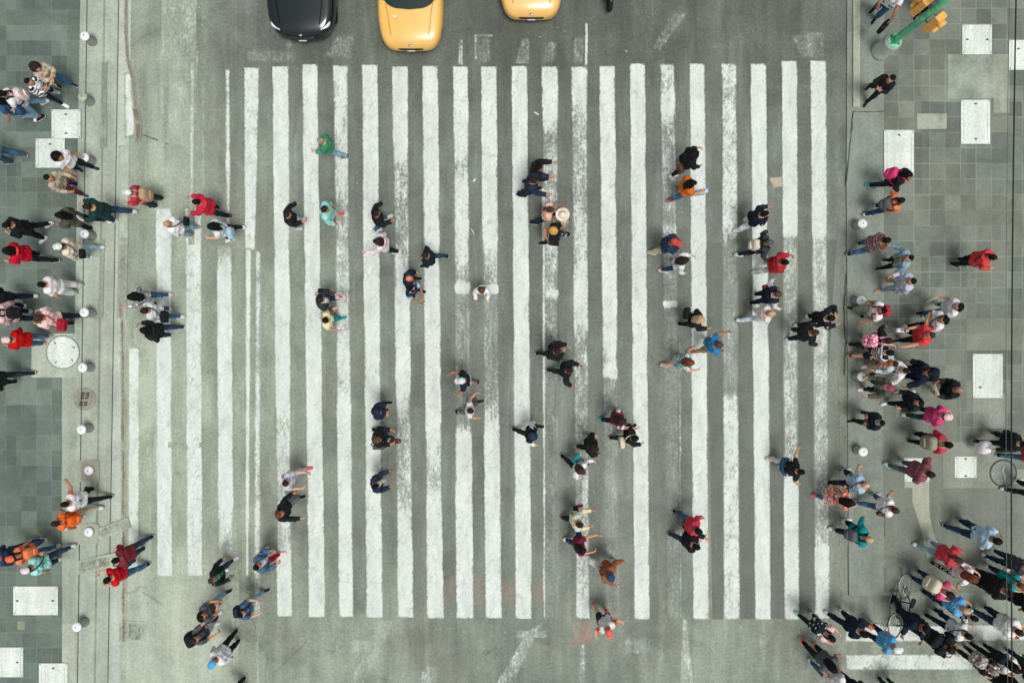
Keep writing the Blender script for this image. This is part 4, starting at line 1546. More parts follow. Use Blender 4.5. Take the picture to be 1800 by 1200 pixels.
V, F = sbox((-.88, 0, .88), (.26, .15, .12), .75, 18, 12)
mesh_obj("tank", V, F, [plain("tank", (28, 42, 48), .25)], e)
V, F = sbox((-1.42, 0, .82), (.34, .14, .06), .6, 18, 10)
mesh_obj("seat", V, F, [M_TYRE], e)
V, F = sbox((-.95, 0, .48), (.28, .14, .20), .6, 18, 10)
mesh_obj("engine", V, F, [M_STEEL], e)

# ---- bicycle
A = np.array(W(1573, 1099, .34)); B = np.array(W(1591, 1030, .34))
d_ = A - B
ang = math.atan2(d_[1], d_[0]); wb = np.linalg.norm(d_)
gzb = 0.0
e = empty("bicycle", (*B, gzb), ang); tag(e, "bicycle with two thin silver wheels in the lower right crowd", "bicycle")
M_FR = plain("bicycle frame", (36, 44, 48), .35, .5)
RW = .335
for wx in (0, wb):
    circ = [(wx + (RW - .016) * math.cos(t), 0, RW + (RW - .016) * math.sin(t)) for t in np.linspace(0, 2 * math.pi, 40, endpoint=False)]
    V, F = tube(circ, .017, 8, True)
    w_ = mesh_obj("wheel", V, F, [plain("tyre grey", (120, 124, 118), .7)], e)
    circ = [(wx + (RW - .042) * math.cos(t), 0, RW + (RW - .042) * math.sin(t)) for t in np.linspace(0, 2 * math.pi, 40, endpoint=False)]
    V, F = tube(circ, .014, 8, True)
    mesh_obj("rim", V, F, [plain("rim silver", (214, 218, 214), .35, .5, .3)], w_)
    ps_ = []
    for k in range(18):
        t = 2 * math.pi * k / 18
        ps_.append(tube([(wx, .02 * (-1) ** k, RW), (wx + (RW - .05) * math.cos(t), 0, RW + (RW - .05) * math.sin(t))], .0022, 4))
    ps_.append(tube([(wx, -.05, RW), (wx, .05, RW)], .022, 10))
    V, F = join(ps_)
    mesh_obj("spokes", V, F, [M_CHROME], w_)
bb = (.42, 0, .29); seat = (.30, 0, .84); head_ = (wb - .20, 0, .86); headb = (wb - .16, 0, .74)
V, F = join([tube([bb, seat], .017, 8), tube([bb, headb], .019, 8), tube([(.31, 0, .78), head_], .018, 8), tube([headb, head_], .02, 8)] +
            [tube([(0, .05 * s, RW), bb], .010, 6) for s in (-1, 1)] + [tube([(0, .05 * s, RW), (.31, 0, .76)], .009, 6) for s in (-1, 1)])
mesh_obj("frame", V, F, [M_FR], e)
V, F = join([tube([(wb, .05 * s, RW), (wb - .13, .05 * s, .70), (wb - .15, 0, .72)], .011, 6) for s in (-1, 1)])
mesh_obj("fork", V, F, [M_FR], e)
V, F = sbox((.28, 0, .88), (.13, .07, .03), .7, 18, 10)
V[:, 1] *= np.interp(V[:, 0], [.15, .41], [1.15, .45])
mesh_obj("saddle", V, F, [M_TYRE], e)
V, F = tube([(wb - .30, -.29, .99), (wb - .2, -.2, 1.02), (wb - .18, 0, 1.0), (wb - .2, .2, 1.02), (wb - .30, .29, .99)], .012, 8)
mesh_obj("handlebar", V, F, [M_FR], e)
V, F = tube([head_, (wb - .19, 0, 1.0)], .014, 8)
mesh_obj("stem", V, F, [M_FR], e)
for s in (-1, 1):
    V, F = tube([(wb - .31, .27 * s, .988), (wb - .38, .34 * s, .975)], .018, 8)
    mesh_obj("grip", V, F, [M_TYRE], e)
V, F = lathe([(.09, -.004), (.09, .004)], 20)
mesh_obj("chainring", V[:, [0, 2, 1]] + [.42, -.06, .29], F, [M_STEEL], e)
for s in (-1, 1):
    V, F = join([tube([(.42, .07 * s, .29), (.42 + .15 * s, .09 * s, .23)], .010, 6), bevel_box((.42 + .15 * s, .14 * s, .23), (.045, .045, .01), .004, 1)])
    mesh_obj("pedal", V, F, [M_STEEL], e)
# ------------------------------------------------------------------ people
def ground_z(px, py):
    return 0.05 if ((px < 150) or (px > 1500 and py < 1045)) else 0.0


M_EYE = plain("eye", (40, 32, 30), .3)
M_LIP = plain("lip", (170, 98, 88), .5)
M_SOLE = plain("shoe sole", (205, 205, 198), .7)
M_PHONE = plain("phone glass", (18, 20, 24), .15, .6)
M_PAPER = plain("paper", (228, 230, 228), .8)


def put_world(name, V, F, mats, root_loc, rot, label, cat, group=None):
    """a thing of its own: mesh in its carrier's frame, given its own origin at its base"""
    V = np.asarray(V)
    c = np.array([(V[:, 0].min() + V[:, 0].max()) / 2, (V[:, 1].min() + V[:, 1].max()) / 2, V[:, 2].min()])
    loc = np.array(root_loc) + Rz(rot) @ c
    o = mesh_obj(name, V - c, F, mats, None, True, None, loc, rot)
    tag(o, label, cat, group)
    return o, c


def bone_pt(V, M, b):
    Rm, t = M[b]
    return np.asarray(V) @ Rm.T + t


def add_bag(kind, col, side, label, M, zs, root, rot, h, thick, seed):
    fin = lambda V, b: (bone_pt(V, M, b) + [0, 0, zs]) * h
    sgn = 1 if side.startswith('l') else -1
    cl = cloth(col)
    dark = cloth('char') if col.split('*')[0] in ('black', 'navy', 'dnavy') else cloth('black')
    if kind == 'backpack':
        big = 1.25 if 'b' in side else 1.0
        x0 = -.115 - thick
        V, F = sbox((x0 - .085 * big, 0, 1.245 - .02 * big), (.095 * big, .155 * big, .225 * big), .55, 22, 14)
        V = V + .01 * wob(V, 18, seed)[:, None]
        o, c = put_world('backpack', fin(V, 'chest'), F, [cl], root, rot, label, 'backpack')
        pk, F = sbox((x0 - .18 * big, 0, 1.15), (.035 * big, .11 * big, .085 * big), .45, 18, 10)
        mesh_obj('pocket', fin(pk, 'chest') - c, F, [cl], o)
        for m in (1, -1):
            k = thick + .012
            P = [(x0 + .01, .075 * m, 1.43), (-.045, .088 * m, 1.478 + k), (.02, .095 * m, 1.472 + k), (.085 + k, .10 * m, 1.40), (.115 + k, .112 * m, 1.30),
                 (.08 + k, .155 * m, 1.20), (-.02, .175 * m + k * m, 1.13), (x0 - .02, .12 * m, 1.08)]
            V, F = tube(P, .026, 8, ry=.009)
            mesh_obj('strap', fin(V, 'chest') - c, F, [dark if 's' in side else cl], o)
        V, F = tube([(x0 - .03, -.03, 1.46), (x0 - .03, -.02, 1.495), (x0 - .03, .02, 1.495), (x0 - .03, .03, 1.46)], .009, 6)
        mesh_obj('handle', fin(V, 'chest') - c, F, [dark], o)
    elif kind in ('cross', 'shoulder'):
        xo = -.09 if 'b' in side else (.08 if 'f' in side else 0.0)
        yo = (.215 + thick) * sgn
        if 'b' in side: yo *= .62; xo = -.19 - thick
        if 'f' in side: yo *= .45; xo = .165 + thick
        sz = (.055, .13, .10) if ('b' in side or 'f' in side) else (.13, .055, .10)
        if '+' in side: sz = (sz[0] * 1.25, sz[1] * 1.25, sz[2] * 1.5)
        zb = 1.02 if kind == 'cross' else 1.08
        V, F = sbox((xo, yo, zb), sz, .4, 20, 12)
        V = V + .006 * wob(V, 22, seed)[:, None]
        o, c = put_world('shoulder_bag', fin(V, 'chest'), F, [cl], root, rot, label, 'bag')
        fl, F = sbox((xo, yo * 1.02, zb + .05), (sz[0] * 1.05, sz[1] * 1.05, .055), .4, 18, 8)
        mesh_obj('flap', fin(fl, 'chest') - c, F, [cl], o)
        top = -sgn if kind == 'cross' else sgn
        P = []
        k = thick + .02
        for t in np.linspace(0, 2 * math.pi, 22, endpoint=False):
            s = (1 + math.cos(t)) / 2
            P.append((math.sin(t) * (.135 + k), (1 - s) * (.185 + k) * sgn + s * .085 * top, zb + (1.475 + k - zb) * s))
        V, F = tube(P, .016, 6, True, .007)
        mesh_obj('strap', fin(V, 'chest') - c, F, [dark if 's' not in side else cl], o)
    elif kind in ('handbag', 'sack', 'tote'):
        b = 'fiL' if sgn > 0 else 'fiR'
        hp = bone_pt([HEADS[b]], M, b)[0] + [0, 0, zs]
        hp = (hp + bone_pt([(0, .045 * sgn + HEADS[b][1], 1.385)], M, b)[0] + [0, 0, zs]) / 2 * h
        if kind == 'sack':
            V, F = sbox((0, 0, -.30), (.15, .17, .19), .85, 22, 14)
            V = V + .022 * wob(V, 20, seed)[:, None]
        elif kind == 'tote':
            V, F = sbox((0, 0, -.30), (.17, .06, .17), .35, 20, 12)
        else:
            V, F = sbox((0, 0, -.24), (.14, .065, .10), .4, 20, 12)
        o, c = put_world('carrier_bag' if kind == 'sack' else 'handbag', V + hp, F, [cl], root, rot, label, 'bag')
        zt = {'sack': -.13, 'tote': -.14, 'handbag': -.15}[kind]
        V, F = tube([(-.07, 0, zt - .01), (-.05, 0, -.04), (0, 0, .005), (.05, 0, -.04), (.07, 0, zt - .01)], .009, 6)
        mesh_obj('handle', V + hp - c, F, [cl if kind == 'sack' else dark], o)
    elif kind in ('phone', 'paper', 'cup', 'book'):
        b = 'fiL' if sgn > 0 else 'fiR'
        y0 = HEADS[b][1]
        if kind == 'phone':
            V, F = bevel_box((0, y0 + .03 * sgn, 1.384), (.036, .072, .005), .004, 1); m = M_PHONE
            nm = 'phone'
        elif kind == 'cup':
            V, F = lathe([(.03, 0), (.04, .11), (.042, .115), (.03, .12)], 16); V = V + [0, y0 + .03 * sgn, 1.30]; m = cl
            nm = 'cup'
        else:
            V, F = bevel_box((.03, y0 + .10 * sgn, 1.383), (.11, .15, .004 if kind == 'paper' else .012), .003, 1); m = cl
            nm = 'paper_sheet' if kind == 'paper' else 'magazine'
        o, c = put_world(nm, fin(V, b), F, [m], root, rot, label, {'phone': 'phone', 'cup': 'cup', 'paper': 'paper', 'book': 'magazine'}[kind])
        if kind == 'cup':
            pass
        if kind == 'phone':
            V, F = bevel_box((0, y0 + .03 * sgn, 1.390), (.032, .066, .002), .001, 1)
            mesh_obj('screen', fin(V, b) - c, F, [plain("phone screen", (60, 72, 86), .1, .6)], o)


def make_person(i, rec):
    hx, hy, ang, top, pant, shoe, hair, ps, label = rec[:9]
    bags = rec[9] if len(rec) > 9 else []
    opt = rec[10] if len(rec) > 10 else {}
    seed = 100 + i
    r = np.random.default_rng(seed)
    h = opt.get('h', float(np.clip(r.normal(.925, .025), .86, .98)))
    g = opt.get('g', float(r.uniform(-.004, .012)))
    stride = float(ps[:-2]); la, ra = ps[-2], ps[-1]
    rot = math.radians(ang + r.uniform(-5, 5))
    M = pose(stride, la, ra, opt.get('lean', 4.0), opt.get('head', ((-4 if ((hx > 1300 and 90 < ang % 360 < 270) or (hx < 500 and not 90 < ang % 360 < 270)) else 9), float(r.uniform(-14, 14)))), seed)
    torso = BW[:, BI['chest']] + BW[:, BI['pelvis']]
    girth = (g * (torso * 1.3 + .5))[:, None]
    wsc = np.ones((len(BV), 1))
    base = BV + BN * girth * (BZ < 1.46)[:, None]
    P = lbs(base, BW, M)
    zs = -P[:, 2].min() + .006
    P[:, 2] += zs
    gz = ground_z(hx + (900 - hx) * .09, hy + (600 - hy) * .09)
    hd = bone_pt([(.0, 0, 1.66)], M, 'head')[0]; hd[2] += zs; hd = hd * h
    rr = Rz(rot)
    hw = W(hx, hy, hd[2] + gz)
    off = rr @ hd
    root = np.array([hw[0] - off[0], hw[1] - off[1], gz])
    e = empty('person', root, rot)
    tag(e, label, 'person')
    sk = skin(opt.get('skin', 'abbc'[i % 4]))
    fin = lambda V, Wt: (lbs(V, Wt, M) + [0, 0, zs]) * h
    mesh_obj('body', P * h, BQ, [sk, M_EYE, M_LIP], e, True, BODY_IDX)

    # clothes
    def shell(name, mask, off_t, off_a, mat, amp, cut=None, extra=None):
        m = mask.copy()
        u, q = region(m)
        if cut is not None:
            q = q[~cut(BV[u][q].mean(1))]
            uu, inv = np.unique(q, return_inverse=True)
            u = u[uu]; q = inv.reshape(q.shape)
        a = np.clip(ARMW[u], 0, 1)
        d = off_t * (1 - a) + off_a * a
        w = np.abs(wob(BV[u] * [1, 1, .8], 46, seed + len(name))) * 1.1 + .6 * np.abs(wob(BV[u], 78, seed + 3))
        V = base[u] + BN[u] * (np.maximum(d + .034 * amp * 2.2 * (w - .42), d * .45 + .003))[:, None]
        V = fin(V, BW[u])
        if extra is not None:
            Vx, Fx, Wx = extra
            V2 = fin(Vx, Wx)
            q = np.concatenate([q, Fx + len(V)]); V = np.concatenate([V, V2])
        mesh_obj(name, V, q, [mat], e)

    kind, cols = top.split(':')
    flags = kind.split('+')
    kind = next(k for k in flags if k in TOPS or k in ('dress', 'coat'))
    thick = 0.02 + g
    cc = cols.split('/')
    pk, pc = pant.split(':')
    NECK = (BZ < 1.485) & ~((BZ > 1.462) & (BYA < .06))
    if pk in ('long', 'wide', 'slim', 'short', 'rolled'):
        zlo = {'long': .075, 'wide': .06, 'slim': .085, 'short': .50, 'rolled': .20}[pk]
        o_ = {'long': .016, 'wide': .034, 'slim': .009, 'short': .026, 'rolled': .014}[pk]
        shell('shorts' if pk == 'short' else 'trousers', (BZ > zlo) & (BZ < 1.03) & (BYA < .3), o_, o_, cloth(pc), .3)
    elif pk == 'skirt':
        V, F, w_ = skirt(1.04, .52, .35, seed, g)
        mesh_obj('skirt', fin(V, w_), F, [cloth(pc)], e)
    if kind in ('dress', 'coat'):
        sl, hem, ot, oa = TOPS['tee' if kind == 'dress' else 'jacket']
        hz = .50 if kind == 'dress' else .62
        ext = skirt(1.02, hz, .32 if kind == 'dress' else .18, seed, ot + g)
        shell(kind, (BYA < sl) & (BZ > .93) & NECK, ot, oa, cloth(cc[0]), .35, extra=ext)
        thick = ot + g
    else:
        sl, hem, ot, oa = TOPS[kind]
        if 'open' in flags or kind == 'vest':
            s2 = TOPS['long' if 'ls' in flags else 'tee']
            shell('shirt', (BYA < s2[0]) & (BZ > s2[1]) & NECK, .014, .014, cloth(cc[1]), .3)
            shell('vest' if kind == 'vest' else 'jacket', (BYA < sl) & (BZ > hem) & NECK, ot, oa, cloth(cc[0]), .35,
                  cut=lambda c: (c[:, 0] > 0.0) & (np.abs(c[:, 1]) < .062 + .03 * np.clip((c[:, 2] - 1.3) / .15, 0, 1)))
        elif 'two' in flags:       # sleeves of another colour
            for sg in (1, -1):
                shell('sleeve', (BYA < sl) & (BV[:, 1] * sg > .14) & (BZ > 1.2) & NECK, ot, oa, cloth(cc[1]), .3)
            shell('shirt', (BYA < .20) & (BZ > hem) & NECK, ot + .004, oa + .004, cloth(cc[0]), .3)
        else:
            shell('jacket' if kind in ('jacket', 'puffer') else 'shirt', (BYA < sl) & (BZ > hem) & NECK, ot, oa, cloth(cc[0]), .35)
        thick = ot + g
    if 'hood' in flags:
        V, F = HOOD
        mesh_obj('hood', fin(V, only(V, 'chest')), F, [cloth(cc[0])], e)
    if 'scarf' in flags:
        V, F = lathe([(.062, 1.44), (.085, 1.45), (.09, 1.475), (.08, 1.50), (.062, 1.50)], 20, False, False)
        V = np.concatenate([V]) * [1, 1, 1] + [.0, 0, 0]
        mesh_obj('scarf', fin(V, only(V, 'neck')), F, [cloth(cc[-1])], e)
    if 'apron' in opt:
        V, F, w_ = skirt(1.0, .70, .2, seed + 1, .03)
        mesh_obj('tied_jacket', fin(V, w_), F, [cloth(opt['apron'])], e)
    if 'cross' in opt:
        for nm, s in (('emblem', ((-.165, 0, 1.25), (.006, .02, .07))), ('emblem', ((-.168, 0, 1.27), (.006, .055, .02)))):
            V, F = bevel_box(s[0], s[1], .003, 1)
            V[:, 0] -= g
            mesh_obj(nm, fin(V, only(V, 'chest')), F, [cloth('teal')], e)
    sc = cloth(shoe)
    for s in 'LR':
        V, F = SHOE[s]
        zc = V[F].mean(1)[:, 2]
        mesh_obj('shoe', fin(V, only(V, 'ft' + s)), F, [sc, M_SOLE], e, True, (zc < .027).astype(int))
    hk, hc = hair.split(':')
    cs = hc.split('/')
    hm = hairm(cs[-1])
    if hk in HAIR:
        V, F = HAIR[hk]
        V = (V - [0, 0, 1.63]) * r.uniform(.95, 1.06, 3) + [0, 0, 1.63] + (.05 * wob(V, 42, seed) + .05 * wob(V, 95, seed + 1))[:, None] * (V - [0, 0, 1.6])
        mesh_obj('hair', fin(V, headw(V)), F, [hm], e)
    elif hk in HAT:
        V, F = HAT[hk]
        mesh_obj({'cap': 'cap', 'beanie': 'beanie', 'straw': 'straw_hat', 'hood': 'hood'}[hk], fin(V, headw(V)), F, [cloth(cs[0])], e)
        V, F = HAIR['long' if 'lh' in opt else 'short']
        V = (V - [0, 0, 1.6]) * [.96, .96, .90] + [0, 0, 1.595]
        mesh_obj('hair', fin(V, headw(V)), F, [hm], e)
    elif hk == 'bald':
        pass
    if opt.get('phones'):
        V, F = tube([(0, .098 * math.cos(a), 1.65 + .098 * math.sin(a)) for a in np.linspace(0, math.pi, 12)], .012, 6)
        mesh_obj('headband', fin(V, only(V, 'head')), F, [cloth('white')], e)
    for b in bags:
        sp, bl = b.split('|')
        k, c, s = sp.split(':')
        add_bag(k, c, s, bl, M, zs, root, rot, h, thick, seed)
    return e


# head x, head y, heading, top, trousers, shoes, hair, pose, label, [carried], {options}
PEOPLE = [
 # ---- left pavement
 (62,118,-28,'long:beige','long:jean','djean','curly:dbrown','2cp','person with curly dark hair in beige sweater and jeans near top left bollard',['phone:black:r|black phone held by the curly haired person in beige sweater']),
 (50,143,-25,'open+jacket:black*stripe/white','slim:dnavy','white','short:hblack','-2np','person in black and white striped jacket over white top, white shoes, below the beige sweater'),
 (2,165,205,'tee:white','long:ljean','white','short:hblack','2en','person in white tee with teal waist bag and floral pink backpack at left edge',['backpack:lpink*floral:s|pink patterned backpack on the person with the teal waist bag','cross:mint:lf+|teal bag at the waist of the person with pink backpack']),
 (-14,178,205,'tee:dblue','rolled:ljean','black','long:hblack','-2np','person in blue top with black flat shoes, head cut off by the left edge',['cross:dblue:lb+|big blue bag of the person in black flat shoes']),
 (-46,253,180,'jacket:grey','long:jean','brown','short:hblack','2nn','person at left edge showing only blue jeans and a brown shoe'),
 (100,275,-22,'tee:white','slim:black','djean','curly:hblack','2nn','person with big curly black hair, white top and black trousers on a light cover'),
 (84,312,-12,'long:beige','long:maroon','djean','short:hblack','-2ee','person in beige sweater and maroon trousers, dark shoes'),
 (103,378,180,'jacket:olive','slim:black','black','long:hblack','2en','person with long black hair in olive brown cardigan and black trousers'),
 (152,363,185,'jacket:dkgreen','long:djean','white','short:dbrown','3ff','person in dark green jacket and blue jeans holding an open magazine',['book:white*print:l|open printed magazine held by the person in dark green jacket']),
 (10,396,212,'jacket:black','slim:black','white','short:hblack','2pn','person in black jacket looking at a phone at left edge, white shoes',['phone:black:l|phone of the person in black jacket at left edge']),
 (10,441,182,'jacket+hood:red','slim:black','black','long:hblack','-3ee','person in bright red jacket and black trousers with long hair at left edge'),
 (103,433,185,'jacket:cream','long:ljean','white','cap:white/hblack','2nn','person in white cap and cream jacket with pale jeans by a bollard',['cross:black:lb|black shoulder bag of the person in white cap and cream jacket']),
 (72,500,180,'tee:white','wide:white','teal','short:hblack','1nn','person dressed all in white with teal shoes on the left pavement',[],dict(g=.02)),
 (66,559,182,'long:lpink','slim:dnavy','black','short:hbrown','2ee','person in pale pink top with red shoulder bag, navy jeans',['cross:red2:lb+s|red leather shoulder bag of the person in pale pink top']),
 (12,597,180,'open+jacket:red/white*floral','long:jean','tan','cap:lpink/hblack','1en','person in pink cap and bright red jacket at left edge'),
 (-14,550,180,'jacket:lpink','slim:dnavy','offw','short:hblack','-2nn','person in pink top with black backpack at left edge',['backpack:black:|black backpack on the pink top at the left edge']),
 (-22,524,182,'jacket:black','slim:dnavy','white','short:hblack','2nn','person in black at left edge behind the pink top, white shoe'),
 (-34,668,180,'jacket:black','slim:dnavy','black','short:hblack','3nn','person at left edge showing only one dark trouser leg left of the round cover'),
 (113,886,185,'vest:white/orange','slim:black','black','short:hblack','-3nw','person with arm raised in white relief vest with green cross, orange sleeves',[],dict(cross=1)),
 (96,920,180,'vest:orange/white','slim:beige','white','short:dbrown','3nn','person in orange and white vest with orange bag walking below the raised arm',['backpack:orange:|orange backpack on the person in orange and white vest']),
 (19,982,190,'vest:orange/orange','long:jean','lgrey','cap:orange/hblack','-2nn','person in orange cap and orange vest near left edge',['backpack:orange:s|orange backpack on the person in orange cap']),
 (46,1002,195,'vest:mint/mint','long:djean','white','cap:palepink/hblack','3ne','person in pale pink cap and mint vest with green cross',['cross:tan:r|small tan bag strapped over the mint vest'],dict(cross=1)),
 (-12,985,195,'open+jacket:djean/red','long:djean','black','short:hblack','2nn','person in dark blue jacket and red shirt at left edge under the orange cap'),
 (202,985,205,'open+jacket:dred/grey','long:djean','black','short:hblack','2en','person in dark red jacket and jeans on the left gutter'),
 (187,1020,195,'tee:red','long:jean','black','short:hblack','-2ef','person in bright red tee reaching out with a phone on the left gutter',['phone:black:r|phone held out by the person in bright red tee']),
 # ---- left carriageway
 (225,338,182,'jacket:red2','wide:dkgreen','black','cap:white/hgrey','1en','person in white cap and red jacket with tan backpack, stepping on the left gutter',['backpack:tan:b|large tan backpack of the person in white cap and red jacket']),
 (344,355,180,'jacket+hood:red','slim:dnavy','maroon','short:hblack','-2ff','person in scarlet hoodie and dark jeans crossing at upper left'),
 (292,393,182,'long:white','long:ljean','tan','bald:tan','1nn','bald person in white shirt and pale jeans with black pouch',['cross:black:rb|black pouch on a strap across the white shirt of the bald person'],dict(g=.018,skin='b')),
 (370,398,192,'tee:white','slim:black','white','long:hblack','2en','person with long black hair and pale blue bag below the scarlet hoodie',['cross:lblue:lb+s|pale blue round bag of the person with long black hair']),
 (230,522,180,'open+long+ls:grey/white','slim:jean','white','long:hblack','2fn','person with very long black hair and white sleeves at left, jeans'),
 (252,546,180,'long:white','slim:jean','white','short:dbrown','-2ne','person in white shirt with black shoulder bag beside the long black hair',['cross:black:lb+|black shoulder bag on the white shirted person at left']),
 (252,580,180,'jacket+hood:black','slim:djean','djean','long:hblack','2ne','person in black jacket and blue jeans carrying something red at left',['cup:red2:l|red cup in the hand of the person in black jacket and blue jeans']),
 (563,247,180,'jacket:green','long:ljean','brown','short:hgrey','-3en','person in bright green jacket and pale jeans alone on the upper stripes',[],dict(h=.84)),
 (505,377,10,'jacket:black','slim:lgrey','lgrey','short:dbrown','1oe','person in black jacket and grey trousers stretching one arm out, at upper left stripes'),
 (571,367,0,'jacket:mint','long:offw','coral','short:dbrown','1nn','person in mint jacket and off white trousers with coral shoes'),
 (662,375,10,'jacket:black','slim:jean','offw','short:dbrown','2oe','person in black jacket and blue jeans stretching one arm out above the pale pink hoodie'),
 (662,424,182,'jacket+hood:palepink','slim:dnavy','white','long:dbrown','-2fn','person in pale pink hoodie and navy trousers on the stripes'),
 (746,449,182,'jacket:dnavy','slim:djean','black','short:dbrown','3kk','person in navy blazer and jeans with hands on hips on the stripes'),
 (719,489,-10,'open+jacket:dnavy/red','slim:black','black','bald:tan','1nn','bald person in red shirt and navy jacket close to the headphones wearer',[],dict(skin='b')),
 (724,510,-25,'two+tee:navy/lblue','slim:dnavy','black','short:hblack','1pe','person wearing white headphones and navy top with pale sleeves looking at a phone',['phone:sky:r|pale blue phone held by the headphones wearer'],dict(phones=1)),
 (564,527,-8,'open+jacket:char/white','slim:djean','navy','long:dbrown','2ee','person in dark cardigan and white blouse with black bag, mid left stripes',['shoulder:black:l+|black shoulder bag of the person in dark cardigan','handbag:lpink:l|pale pink bag held by the person in dark cardigan']),
 (573,563,5,'tee:yellow','long:teal','teal','short:hblack','2nn','person in pale yellow shirt and teal trousers under the dark cardigan'),
 (847,512,268,'jacket+hood:white','slim:black','black','long:brown','.5ee','person with brown hair in white hoodie and black trousers facing down the road',[],dict(h=.76)),
 (811,669,180,'tee:dnavy','short:lgrey','black','cap:white/hblack','-2oe','person in white cap, navy tee and pale shorts in mid crossing'),
 (828,722,5,'tank:white','rolled:dgrey','black','short:dbrown','3on','person in white sleeveless top with arms held away from the body'),
 (664,724,-10,'jacket+hood:navy','slim:dnavy','black','hood:navy/dbrown','1cc','person in navy hooded jacket with arms folded on a stripe'),
 (664,773,0,'coat:black','slim:black','black','long:brown','-2ee','person with brown hair in black coat holding a brown bag',['handbag:brown:r|brown handbag held in front of the black coat','shoulder:olive:r+|olive grey bag under the arm of the black coat']),
 (661,854,12,'open+jacket:navy/white','slim:dnavy','tan','short:hblack','1fe','person in navy blazer and white collar reaching forward on a stripe'),
 (503,849,-5,'tee:lav','slim:lav','coral','short:dbrown','3fe','person in lavender tee and lavender trousers with coral shoe, lower left stripes'),
 (491,904,8,'jacket:black','long:grey','black','long:auburn','2of','person with auburn hair in black jacket and grey trousers touching the lavender tee'),
 (452,996,18,'open+jacket:jean/white','slim:red2','lpink','short:hblack','-2ee','person in denim jacket, white shirt and red trousers'),
 (372,1020,15,'open+jacket:black/green','slim:djean','white','short:hbrown','2oe','person in black jacket with green lanyard holding a green cup',['cup:green:r|green cup held by the person in black jacket with lanyard']),
 (424,1080,18,'tee:jean','long:ljean','black','short:hblack','3ee','person in blue tee with dark backpack and pale jeans, lower left',['backpack:navy:|dark navy backpack on the blue tee, lower left']),
 (354,1085,22,'tee:dgrey','long:ljean','black','long:hblack','2ec','person with black hair in grey tee holding a black camera bag',['shoulder:black:r+|black camera bag of the person in grey tee']),
 (342,1125,28,'tee:dgrey','long:white','white','short:dbrown','1Fe','person in grey tee with large black backpack and white trousers',['backpack:black:b|large black backpack on the person in white trousers']),
 (373,1166,232,'long:white','slim:black','black','cap:sky/hgrey','1nn','person in pale blue cap and white sweater walking to the lower left'),
 (389,1252,228,'jacket:black','slim:black','black','short:hblack','.5nn','person below the bottom edge with only two black shoes showing'),
 # ---- centre
 (948,293,0,'open+jacket:black/red','slim:dnavy','maroon','long:hblack','2fe','person with black hair in black jacket and red scarf at centre top of the crowd'),
 (940,317,-8,'jacket:navy','wide:dnavy','dnavy','short:dbrown','2ff','person in dark blue jacket reaching both hands forward beside the red scarf'),
 (968,368,0,'tee:peach','slim:dnavy','black','tail:hbrown','3ee','person in peach top striding with black and white shoes'),
 (989,377,180,'tee:beige','slim:black','black','straw:cream/hbrown','1nn','person under a wide cream straw hat facing the peach top'),
 (972,405,180,'tee:black','slim:black*print','black','beanie:mustard/dbrown','3cc','person in mustard beanie and patterned black trousers with crossed arms',['cross:black:l|small black bag of the person in mustard beanie']),
 (981,617,-5,'coat:black','slim:black','black','short:dbrown','3ec','person in black coat with pink collar walking ahead of the dark grey jacket',[],dict()),
 (1002,651,-12,'jacket:black','slim:black','black','short:dbrown','3eo','person in plain black jacket lowering one arm below the black coat'),
 (938,767,-12,'two+long:black/white','slim:black','black','beanie:djean/dbrown','3nn','person in blue beanie, black vest and white sleeves alone on a stripe'),
 (1095,739,-5,'two+tee:maroon/white','slim:dnavy','teal','long:dbrown','2nf','person in maroon top with white sleeves and teal shoe'),
 (1117,770,5,'jacket:black','long:dkgreen','black','short:hblack','3nn','person in black jacket and dark green trousers with cream bag on back',['cross:cream:rb+s|cream bag across the back of the black jacket']),
 (1047,789,0,'jacket:black','slim:black','tan','long:dbrown','2nn','person with dark brown hair in black jacket above the white running top'),
 (1024,829,-40,'long:white','slim:black','black','long:hbrown','3on','person with brown hair and white top swinging arms wide',['cross:teal:lb|teal bag on the white running top']),
 (1020,922,5,'open+long:yellow/lblue','slim:dnavy','maroon','short:dbrown','2fe','person in pale yellow shirt over light blue, lower centre'),
 (1025,966,0,'tee:maroon','slim:djean','white','long:hblack','2Fe','person with black hair in dark maroon tee holding one arm out'),
 (1074,1015,-30,'jacket:rust','wide:offw','black','beanie:dblue/dbrown','4.6oe','person in rust brown jacket and dark blue beanie, cream trousers'),
 (1070,1111,-62,'two+tee:white/coral','short:dnavy','red','cap:coral/dbrown','2oo','person in coral red cap and white tee with arms spread, bottom centre'),
 # ---- right carriageway
 (1221,270,25,'jacket:black','slim:black','lpink','curly:hblack','2en','person with big curly black hair and black jacket, pink shoes',['cross:brown:rb|brown bag of the person with big curly hair']),
 (1219,322,5,'tee:orange','slim:jean','coral','long:hblack','2ne','person in orange top with long black hair and white hairband',['tote:lblue:r|pale blue bag held by the person in orange top'],dict(phones=1)),
 (1186,425,0,'jacket:djean','long:beige','beige','cap:red/hblack','2pp','person in bright red cap and blue jacket'),
 (1205,457,-5,'long:white','slim:djean','lpink','long:dbrown','2en','person with dark brown hair and white top below the bright red cap'),
 (1345,375,15,'open+jacket:dnavy/cream','long:white','white','short:hblack','2ep','person in dark cardigan and white trousers holding a phone',['phone:dred:r|phone held out by the person in white trousers']),
 (1354,426,8,'jacket:char','slim:dnavy','white','short:dgrey','3oo','person in charcoal jacket with cream backpack and white shoes',['backpack:cream:s|cream backpack on the charcoal jacket']),
 (1381,461,0,'jacket:red2','long:offw','beige','short:hblack','2ec','person in deep red jacket with one hand raised near the charcoal jacket'),
